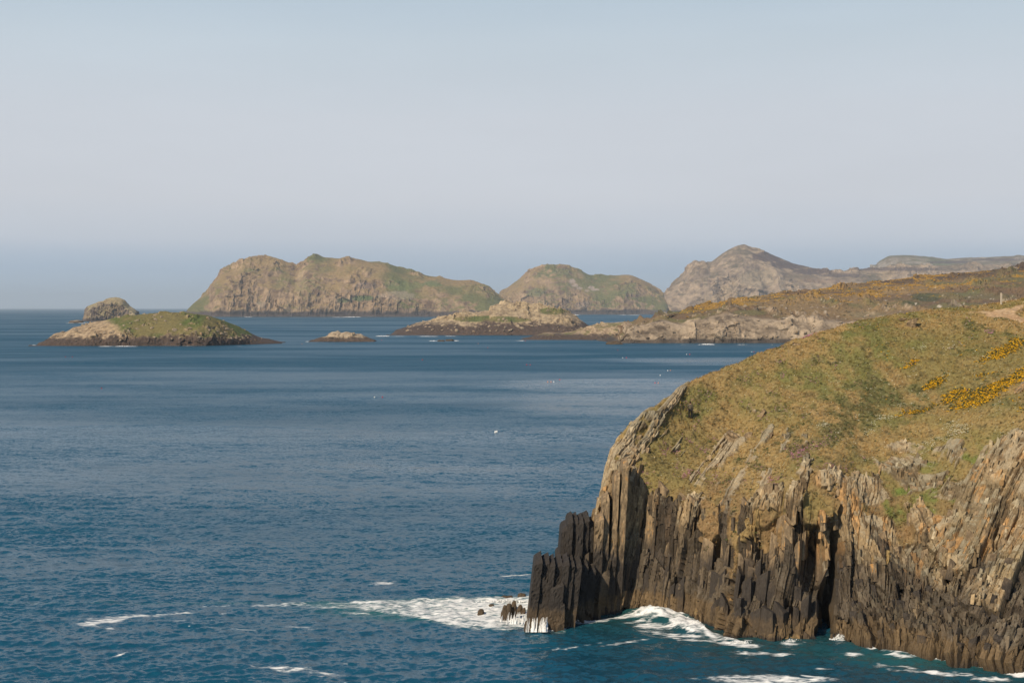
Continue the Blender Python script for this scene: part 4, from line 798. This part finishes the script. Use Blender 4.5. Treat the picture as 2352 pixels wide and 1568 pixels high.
# white water: running off the ledge, and breaking along the distant shores
M_foam = node_mat('white_water', .8, .0, 1, (.72, .72, .70), .2, 2.0)
def cascade(px0, px1, ytop, ybot, d, n, seed, name='cascade', label=''):
    r = np.random.default_rng(seed); V = []; Fc = []
    for k in range(n):
        x = r.uniform(px0, px1); w = r.uniform(.3, 1.5) ; y0 = ytop + abs(r.normal(0, 7)); y1 = ybot; m = 9; dd = d - r.uniform(.0, .25); b0 = len(V)
        for j in range(m):
            f = j / (m - 1); yy = y0 + (y1 - y0) * f; ww = w * (.25 + 1.3 * f) * r.uniform(.7, 1.3); jx = r.normal(0, .35)
            p = Q(x + jx - ww - 2.4 * f, yy, dd - .5 * f); q = Q(x + jx + ww - 2.4 * f, yy, dd - .5 * f); c = Q(x + jx - 2.4 * f, yy, dd - .5 * f - .07)
            V += [p, c, q]
            if j: a = b0 + 3 * (j - 1); Fc += [(a, a+1, a+4), (a, a+4, a+3), (a+1, a+2, a+5), (a+1, a+5, a+4)]
    o = mesh_obj(name, np.array(V), np.array(Fc), M_foam, smooth=True); setp(o, label, kind='stuff')
cascade(1209, 1258, 1416, 1451, 117.6, 24, 1, label='white water pouring down the square rock ledge')
cascade(1246, 1259, 1415, 1451, 117.55, 9, 4, label='thick white sheet of water at the ledge corner')
cascade(1163, 1206, 1403, 1433, 118.6, 22, 2, label='white water running off the rocks in the foam')
cascade(1150, 1160, 1412, 1428, 119.2, 4, 3, label='thin white runnel on the tall ribbed rock')
def surf(px0, px1, y, h, d=None, seed=0):
    d = d or shore(y); r = np.random.default_rng(seed); n = max(12, int((px1 - px0) * 1.2)); m = 7; V = np.zeros((n, m, 3))
    for i in range(n):
        f = i / (n - 1); x = px0 + (px1 - px0) * f; env = math.sin(math.pi * f) ** .5
        for j in range(m):
            g = j / (m - 1); V[i, j] = (*Q(x, y, d)[:2], 0); V[i, j, 1] += (g - .5) * h * 9; V[i, j, 2] = -.12 + (math.sin(math.pi * g) * h * .6 * env * r.uniform(.0, 1.2))
    return V
strips = [(66, 92, 792.5, .5), (86, 112, 793.5, 1.0), (150, 172, 742, .9), (178, 204, 742, 1.4), (225, 262, 795.5, .8), (262, 316, 795.5, 1.1), (420, 445, 794.5, .3), (535, 560, 794, .3), (700, 716, 784.5, .9), (862, 896, 772, 1.3), (895, 935, 772.5, .5), (955, 1010, 772.5, .8), (1020, 1050, 772, .6), (985, 1006, 783, .9), (1022, 1056, 782.5, .9), (1190, 1205, 782, .5), (760, 800, 728.5, 1.5), (790, 830, 728.2, 2.6), (560, 580, 728, 1.5), (1312, 1332, 723.3, 3.0), (1420, 1440, 723.3, 1.6), (1440,1470,723.3,1.5), (1600, 1612, 791.5, .5), (1610, 1642, 791, 1.2), (1690, 1720, 791.5, .5), (1560,1580,791.5,.3), (1180, 1212, 783, .4)]
Vs, Fs = [], []; off = 0
for k, (a, b, y, h_) in enumerate(strips):
    V = surf(a, b, y, h_, shore(y) , k); Vs.append(V.reshape(-1, 3)); Fs.append(grid_faces(*V.shape[:2]) + off); off += V.shape[0] * V.shape[1]
o = mesh_obj('surf', np.concatenate(Vs), np.concatenate(Fs)[:, ::-1], M_foam); setp(o, 'thin white surf along the shores of the islets and islands', kind='stuff')
# spray thrown up where waves hit the rock
def spray(cx, y0, rx, hh, n, seed, d=None):
    d = d or shore(y0); r = np.random.default_rng(seed); V = []; Fc = []
    for k in range(n):
        f = r.random() ** 1.7; x = cx + r.normal(0, rx * .5); y = y0 - f * hh * math.exp(-((x - cx) / rx) ** 2 * 1.2); p = np.array(Q(x, y, d - r.uniform(0, .8))); sz = r.uniform(.03, .11) * (1 - .5 * f)
        a = r.normal(size=(3, 3)) * sz; b0 = len(V); V += list(p + a); V.append(p + r.normal(size=3) * sz); Fc += [(b0, b0+1, b0+2), (b0, b0+2, b0+3), (b0, b0+3, b0+1), (b0+1, b0+3, b0+2)]
    return np.array(V), np.array(Fc)
Vs, Fs = [], []; off = 0
for k, a in enumerate([(1484, 1412, 16, 12, 900), (1530, 1414, 34, 12, 1400), (1600, 1440, 18, 16, 700), (1570, 1425, 30, 8, 500), (1930, 1470, 16, 16, 900), (2238, 1524, 14, 8, 400), (2006, 1490, 10, 6, 200), (1170, 1382, 60, 5, 500), (1320, 1428, 30, 4, 300), (1700, 1478, 26, 5, 300), (1820,1474,20,5,200),(2110,1505,30,4,200),(2330,1542,30,8,400)]):
    V, Fc = spray(*a, seed=900 + k); Vs.append(V); Fs.append(Fc + off); off += len(V)
o = mesh_obj('spray', np.concatenate(Vs), np.concatenate(Fs), M_foam); setp(o, 'white spray where waves break against the foot of the cliff', kind='stuff')

# ------------------------------------------------------------------ waymark post
def flat_mat(name, c, rough=.8): return node_mat(name, rough, 0, 1, c, .15, 12)
M_wood = flat_mat('weathered_oak', (.50, .42, .32)); M_disc = flat_mat('yellow_disc', (.55, .40, .05)); M_whitep = flat_mat('white_mark', (.8, .8, .78))
def bm_obj(name, bm, mat, parent=None, smooth=False):
    me = bpy.data.meshes.new(name); bm.to_mesh(me); bm.free(); me.materials.append(mat)
    for p in me.polygons: p.use_smooth = smooth
    o = bpy.data.objects.new(name, me); COL.objects.link(o)
    if parent: o.parent = parent
    return o
pt, _n, _i = surf_near(2300, 699, 4.5, 5.0)
post = bpy.data.objects.new('waymark_post', None); COL.objects.link(post); post.location = pt; post.rotation_euler = (0, 0, .5)
setp(post, 'pale wooden waymark post with a yellow arrow disc beside the path', 'post')
bm = bmesh.new(); bmesh.ops.create_cube(bm, size=1); bmesh.ops.scale(bm, vec=(.15, .15, 1.5), verts=bm.verts); bmesh.ops.translate(bm, vec=(0, 0, .58), verts=bm.verts)
for v in bm.verts:
    if v.co.z > 1.2 and v.co.x > 0: v.co.z -= .09
bmesh.ops.bevel(bm, geom=bm.edges[:], offset=.012, segments=1); bm_obj('shaft', bm, M_wood, post)
bm = bmesh.new(); bmesh.ops.create_cone(bm, cap_ends=True, segments=20, radius1=.055, radius2=.055, depth=.012); bmesh.ops.rotate(bm, matrix=Matrix.Rotation(math.pi/2, 3, 'Y'), verts=bm.verts); bmesh.ops.translate(bm, vec=(.083, 0, 1.08), verts=bm.verts); disc = bm_obj('arrow_disc', bm, M_disc, post)
bm = bmesh.new(); vs_ = [bm.verts.new(p) for p in ((.091, -.03, 1.06), (.091, .0, 1.06), (.091, .0, 1.04), (.091, .035, 1.08), (.091, 0, 1.12), (.091, 0, 1.10), (.091, -.03, 1.10))]; bm.faces.new(vs_); bm_obj('arrow', bm, M_whitep, disc)
# pale stones lying on the turf
def turf_rock(qx, qy, sx, sy, sz, label, seed, yaw=0, lean_=0, name='rock'):
    p, nn_, ii = surf_near(qx, qy, 2.5, 5.05); V, Fc = prism(seed, k=6, rings=5, jit=.2); V[:, 2] -= .3
    o = mesh_obj(name, V, Fc, M_rock); o.matrix_world = Matrix.Translation(p) @ Matrix.Rotation(yaw, 4, 'Z') @ Matrix.Rotation(lean_, 4, 'Y') @ Matrix.Diagonal((sx, sy, sz, 1)); setp(o, label, 'rock')
turf_rock(2222, 707, 1.0, .5, .32, 'pale stone on the skyline left of the waymark post', 31, .2)
turf_rock(2075, 735, .9, .6, .30, 'flat pale stone on the edge of the turf below the gorse hill', 32, .2)
turf_rock(2348, 893, 1.9, .5, .5, 'long pale slab of rock lying in the gorse at the right edge', 33, .5, -.5)
turf_rock(2092, 748, 1.0, .7, 1.2, 'pale wedge of rock sticking out of the turf near the top of the slope', 34, -.4, .3)
turf_rock(1680, 1008, 1.3, .6, .9, 'pale angular outcrop block on the slope below the standing person', 35, -.4, .5)
turf_rock(1748, 955, .35, .3, 1.0, 'thin pale fin of rock leaning on the open slope', 36, -.4, .5)
turf_rock(2345, 715, .35, .3, .5, 'small leaning stone beside the path at the right edge', 37, -.2, .3)
turf_rock(1829, 792, .8, .4, .3, 'small pale stone on the skyline above the bay', 38, -.2, .1)

# ------------------------------------------------------------------ people
def skin(name, verts, edges, radii, mat, sub=2, parent=None, root=0):
    me = bpy.data.meshes.new(name); me.from_pydata([tuple(v) for v in verts], edges, []); o = bpy.data.objects.new(name, me); COL.objects.link(o)
    md = o.modifiers.new('s', 'SKIN'); 
    if not me.skin_vertices: me.skin_vertices.new() if hasattr(me.skin_vertices, 'new') else None
    sv = me.skin_vertices[0].data
    for i, r in enumerate(radii):
        sv[i].radius = r if isinstance(r, tuple) else (r, r); sv[i].use_root = (i == root)
    md.use_smooth_shade = True; s2 = o.modifiers.new('u', 'SUBSURF'); s2.levels = sub; s2.render_levels = sub
    bpy.context.view_layer.update(); ev = o.evaluated_get(bpy.context.evaluated_depsgraph_get()); m2 = bpy.data.meshes.new_from_object(ev); m2.materials.clear(); m2.materials.append(mat)
    bpy.data.objects.remove(o); o2 = bpy.data.objects.new(name, m2); COL.objects.link(o2)
    if parent: o2.parent = parent
    return o2
M_skin = flat_mat('skin', (.42, .24, .16)); M_coat = flat_mat('olive_grey_jacket', (.105, .088, .058)); M_dark = flat_mat('dark_trousers', (.014, .013, .014)); M_hair = flat_mat('dark_brown_hair', (.035, .020, .014)); M_shoe = flat_mat('dark_shoes', (.02, .017, .015)); M_blk = flat_mat('black_plastic', (.015, .015, .016), .4); M_blue = flat_mat('navy_jacket', (.025, .035, .07)); M_greyc = flat_mat('grey_jacket', (.06, .06, .07))
def person(loc, yaw, label, coat=M_coat, scale=1.0, holds=True, walk=0.0):
    root = bpy.data.objects.new('person', None); COL.objects.link(root); root.location = loc; root.rotation_euler = (0, 0, yaw); root.scale = (scale,) * 3
    setp(root, label, 'person')
    # faces +Y.  joints: pelvis, spine, chest, neck, head; arms: left forearm raised in front, right hangs
    s_ = walk; LF = Vector((-.11, .26 * s_, .09)); RF = Vector((.11, -.26 * s_, .09))
    J = {'pel': (0,0,.93), 'sp': (0,.0,1.12), 'ch': (0,.0,1.33), 'nk': (0,.0,1.47), 'hd0': (0,.02,1.56), 'hd1': (0,.035,1.64), 'hd2': (0,.01,1.70),
         'ls': (-.175,0,1.40), 'le': (-.30,.02,1.15), 'lw': (-.17,.22,1.20), 'rs': (.175,0,1.40), 're': (.245,-.03,1.12), 'rw': (.245,.06,.88),
         'lh': (-.095,.0,.90), 'lk': (-.115,.03 + .15 * s_,.50), 'la': tuple(LF), 'lt': (-.13, LF.y + .15, .03), 'rh': (.095,.0,.90), 'rk': (.115,.03 - .10 * s_,.50), 'ra': tuple(RF), 'rt': (.13, RF.y + .15, .03)}
    if holds: J['le'] = (-.31, .03, 1.17); J['lw'] = (-.13, .26, 1.27)
    K = list(J); ix = {k: i for i, k in enumerate(K)}
    E = [('pel','sp'),('sp','ch'),('ch','nk'),('nk','hd0'),('hd0','hd1'),('hd1','hd2'),('ch','ls'),('ls','le'),('le','lw'),('ch','rs'),('rs','re'),('re','rw'),('pel','lh'),('lh','lk'),('lk','la'),('la','lt'),('pel','rh'),('rh','rk'),('rk','ra'),('ra','rt')]
    R_ = {'pel': .13, 'sp': .12, 'ch': .13, 'nk': .055, 'hd0': .075, 'hd1': .088, 'hd2': .07, 'ls': .06, 'le': .042, 'lw': .028, 'rs': .06, 're': .042, 'rw': .028, 'lh': .085, 'lk': .055, 'la': .04, 'lt': .035, 'rh': .085, 'rk': .055, 'ra': .04, 'rt': .035}
    verts = [J[k] for k in K]; rad = [R_[k] for k in K]; edges = [(ix[a], ix[b]) for a, b in E]
    # palms and five fingers on each wrist
    for w, d0, side in (('lw', Vector((.55, .8, .25)).normalized() if holds else Vector((.3, .5, -.8)).normalized(), 1), ('rw', Vector((0, .25, -.97)), -1)):
        W = Vector(J[w]); acr = Vector((0, 1, 0)).cross(d0) if abs(d0.z) > .8 else Vector((0, 0, 1)).cross(d0); acr = d0.cross(Vector((1, 0, 0))).normalized(); curl = d0.cross(acr)
        verts.append(W + d0 * .06); rad.append((.034, .016)); pi_ = len(verts) - 1; edges.append((ix[w], pi_))
        for k, ln in enumerate((.075, .085, .08, .062)):
            o_ = acr * (-.030 + .020 * k); a = W + d0 * .09 + o_; b = W + d0 * (.09 + ln * .5) + o_ + curl * .012; c = W + d0 * (.09 + ln * .85) + o_ + curl * .035
            n0 = len(verts); verts += [a, b, c]; rad += [.0095, .0085, .007]; edges += [(pi_, n0), (n0, n0+1), (n0+1, n0+2)]
        n0 = len(verts); verts += [W + d0 * .04 - acr * .035 + curl * .01, W + d0 * .075 - acr * .05 + curl * .03]; rad += [.011, .009]; edges += [(pi_, n0), (n0, n0+1)]
    skin('body', verts, edges, rad, M_skin, 1, root)
    # face: nose and ears as small swellings of their own
    for nm, p, r in (('nose', (0, .125, 1.615), (.014, .02, .022)), ('ear', (-.088, .02, 1.62), (.012, .02, .03)), ('ear', (.088, .02, 1.62), (.012, .02, .03))):
        bm = bmesh.new(); bmesh.ops.create_icosphere(bm, subdivisions=2, radius=1); bmesh.ops.scale(bm, vec=r, verts=bm.verts); bmesh.ops.translate(bm, vec=p, verts=bm.verts); bm_obj(nm, bm, M_skin, root, True)
    bm = bmesh.new(); bmesh.ops.create_icosphere(bm, subdivisions=3, radius=1)
    bmesh.ops.delete(bm, geom=[v for v in bm.verts if v.co.y > .45 and v.co.z < .35], context='VERTS'); bmesh.ops.scale(bm, vec=(.104, .118, .135), verts=bm.verts)
    for v in bm.verts: v.co += Vector((random.uniform(-1, 1), random.uniform(-1, 1), random.uniform(-1, 1))) * .005
    bmesh.ops.translate(bm, vec=(0, .005, 1.635), verts=bm.verts); bm_obj('hair', bm, M_hair, root, True)
    jk = ['hipj','sp','ch','nkj','ls','le','lc','rs','re','rc']; JJ = {'hipj': (0,0,.86), 'sp': (0,0,1.12), 'ch': (0,0,1.34), 'nkj': (0,0,1.46), 'ls': (-.18,0,1.40), 'le': J['le'], 'lc': tuple(Vector(J['le']).lerp(Vector(J['lw']), .85)), 'rs': (.18,0,1.40), 're': J['re'], 'rc': tuple(Vector(J['re']).lerp(Vector(J['rw']), .85))}
    RR = {'hipj': (.215, .15), 'sp': (.185, .14), 'ch': (.19, .145), 'nkj': .075, 'ls': .082, 'le': .066, 'lc': .05, 'rs': .082, 're': .066, 'rc': .05}; ij = {k: i for i, k in enumerate(jk)}
    skin('jacket', [JJ[k] for k in jk], [(ij[a], ij[b]) for a, b in (('hipj','sp'),('sp','ch'),('ch','nkj'),('ch','ls'),('ls','le'),('le','lc'),('ch','rs'),('rs','re'),('re','rc'))], [RR[k] for k in jk], coat, 1, root)
    tk = ['pel','lh','lk','la','rh','rk','ra']; it = {k: i for i, k in enumerate(tk)}
    skin('trousers', [J[k] for k in tk], [(it[a], it[b]) for a, b in (('pel','lh'),('lh','lk'),('lk','la'),('pel','rh'),('rh','rk'),('rk','ra'))], [(.17, .14), .11, .085, .07, .11, .085, .07], M_dark, 1, root)
    for a in ('l', 'r'):
        A_ = Vector(J[a + 'a']); T_ = Vector(J[a + 't']); skin('shoe', [A_ + Vector((0, -.04, -.03)), A_ + Vector((0, .04, -.04)), T_ + Vector((0, .0, .01))], [(0, 1), (1, 2)], [.05, .05, .042], M_shoe, 1, root)
    return root
pp, _n, _i = surf_near(1586, 961, 3.5, 4.9)
person(Vector(pp) + Vector((0, 0, -.02)), math.radians(8), 'person in olive grey jacket and black trousers standing on the slope, facing the sea')
def on_hill(qx, qy): p, i = near_grid(PG, qx, qy, VG, 3.4); return Vector(p)
person(on_hill(2317, 683), 1.2, 'walker in dark clothes on the far hillside, right above the waymark post', M_blue, 1.05, False, 1.)
person(on_hill(2359 - 22, 682) + Vector((2.5, 0, 0)), 1.4, 'second dark walker on the far hillside, nearer the edge of the picture', M_greyc, 1.0, False, .8)

# ------------------------------------------------------------------ fishing buoys and gulls
M_red = flat_mat('red_buoy', (.60, .05, .06), .4); M_wht = flat_mat('white_buoy', (.80, .78, .74), .4); M_org = flat_mat('orange_buoy', (.65, .25, .12), .4); M_rope = flat_mat('rope', (.25, .2, .12))
def ball_mesh(mat):
    bm = bmesh.new(); bmesh.ops.create_uvsphere(bm, u_segments=16, v_segments=10, radius=.22)
    for v in bm.verts: v.co.z *= 1.12; v.co.z += .10 * max(0, v.co.z / .22) ** 6 * .4
    o = bm_obj('float', bm, mat, None, True); me = o.data; bpy.data.objects.remove(o); return me
BM = {'red': ball_mesh(M_red), 'white': ball_mesh(M_wht), 'orange': ball_mesh(M_org)}
bm = bmesh.new(); bmesh.ops.create_cone(bm, cap_ends=True, segments=8, radius1=.05, radius2=.035, depth=.10); bmesh.ops.translate(bm, vec=(0, 0, .28), verts=bm.verts); eo = bm_obj('mooring_eye', bm, M_rope); EYE = eo.data; bpy.data.objects.remove(eo)
BU = [(1690,1440,'red','red buoy alone on the open water below the gap between the islets'),(1951,1391,'red','red buoy just below the two surf washed rocks'),
 (2107,1460,'red','larger red buoy of the close red pair in mid bay'),(2121,1460,'red','smaller red buoy of the close red pair in mid bay'),
 (2191,1528,'orange','small orange buoy at the start of the row of three in the bay'),(2204,1528,'orange','orange buoy in the middle of the row of three in the bay'),(2215,1528,'white','white buoy at the end of the row of three in the bay'),(2239,1519,'red','small red buoy just beyond the row of three'),
 (1498,1590,'white','white buoy with a red one beside it in the wide open water'),(1530,1590,'red','red buoy with a white one beside it in the wide open water'),
 (1981,1730,'white','nearest white buoy, one of two touching'),(1987,1729,'white','second of the two touching white buoys nearest the cliff'),
 (2471,1401,'red','red buoy close under the low reef of the coastal hill'),(2491,1432,'white','white buoy paired with a red one off the low reef'),(2506,1432,'red','red buoy paired with a white one off the low reef'),
 (2747,1418,'white','white buoy of the pair under the middle of the grey sea cliffs'),(2759,1418,'red','bright red buoy of the pair under the middle of the grey sea cliffs'),
 (2671,1483,'white','faint white buoy next to an orange one short of the cliffs'),(2682,1482,'orange','orange buoy next to a faint white one short of the cliffs'),(2641,1502,'white','single white buoy between two pairs near the headland'),
 (2620,1532,'red','red buoy of the pair nearest the headland slope'),(2633,1532,'orange','orange buoy of the pair nearest the headland slope'),
 (262,1428,'red','red buoy at the outer end of the pair below the left green islet'),(289,1428,'red','red buoy at the inner end of the pair below the left green islet'),
 (1208,1376,'orange','orange buoy beside the small bare rock islet'),(1527,1361,'red','red buoy in the channel right of the small rock islet'),(1913,1375,'orange','orange buoy right of the two surf washed rocks'),
 (2101,1364,'red','red buoy close to the low rocky point'),(3007,1408,'white','white buoy of the pair by the turf skyline'),(3016,1408,'red','red buoy of the pair by the turf skyline'),(3089,1380,'white','lone white buoy at the foot of the cliffs beside the turf skyline'),(406,1554,'red','lone red buoy far out at the left of the bay')]
for (fx_, fy_, c, lab) in BU:
    y = fy_ / 1.7415; d = shore(y); x, yy, zz_ = Q(fx_ / 1.7415, y, d); s_ = min(1.3, .6 + d / 1700) * (1.25 if fx_ in (1690, 1981, 1987, 2506, 2759, 2107) else 1)
    o = bpy.data.objects.new('fishing_buoy', BM[c]); COL.objects.link(o); o.location = (x, d, .08); o.scale = (s_,) * 3; o.rotation_euler = (random.uniform(-.3, .3), random.uniform(-.3, .3), 0)
    setp(o, lab, 'buoy', group='fishing buoys floating in the bay'); e_ = bpy.data.objects.new('mooring_eye', EYE); COL.objects.link(e_); e_.parent = o
M_gull = flat_mat('gull_white', (.8, .8, .8))
def gull(loc, yaw, label, s_=1.0):
    V = [(0,.25,0),(.05,.12,.04),(-.05,.12,.04),(.07,-.05,.03),(-.07,-.05,.03),(0,0,-.07),(0,-.28,.01),(.05,-.34,.0),(-.05,-.34,.0),(.32,.10,.16),(.34,-.04,.15),(.66,-.02,.06),(-.32,.10,.16),(-.34,-.04,.15),(-.66,-.02,.06),(0,.02,.07)]
    Fc = [(0,1,15),(0,15,2),(1,3,15),(2,15,4),(3,6,15),(4,15,6),(0,5,1),(0,2,5),(1,5,3),(2,4,5),(3,5,6),(4,6,5),(6,7,8),(1,9,10),(1,10,3),(9,11,10),(2,13,12),(2,4,13),(12,13,14)]
    o = mesh_obj('gull', np.array(V) * s_, np.array(Fc), M_gull); o.location = loc; o.rotation_euler = (.1, .2, yaw); setp(o, label, 'gull')
gull(Q(1500, 656, 900), 1.2, 'white gull flying in front of the gap between the far island and the mountain', 2.0)
gull(Q(1243, 657, 1000), .4, 'white gull flying before the dark shoulder of the far rounded island', 1.6)

# ------------------------------------------------------------------ sea haze
def haze():
    x = 35400; y0, y1 = -35400, 35400; z0, z1 = -9.0, 345.0
    V = [(-x,y0,z0),(x,y0,z0),(x,y1,z0),(-x,y1,z0),(-x,y0,z1),(x,y0,z1),(x,y1,z1),(-x,y1,z1)]; Fc = [(0,3,2,1),(4,5,6,7),(0,1,5,4),(1,2,6,5),(2,3,7,6),(3,0,4,7)]
    m = bpy.data.materials.new('sea_haze'); m.use_nodes = True; n = m.node_tree.nodes; l = m.node_tree.links; n.clear()
    out = n.new('ShaderNodeOutputMaterial'); v = n.new('ShaderNodeVolumePrincipled'); v.inputs['Color'].default_value = (.72, .85, .98, 1); v.inputs['Density'].default_value = 5.2e-5; v.inputs['Anisotropy'].default_value = 0.0
    l.new(v.outputs[0], out.inputs['Volume']); o = mesh_obj('haze', np.array(V), np.array(Fc), m); setp(o, 'thin blue sea haze over the bay', kind='stuff'); o.display_type = 'WIRE'
haze()
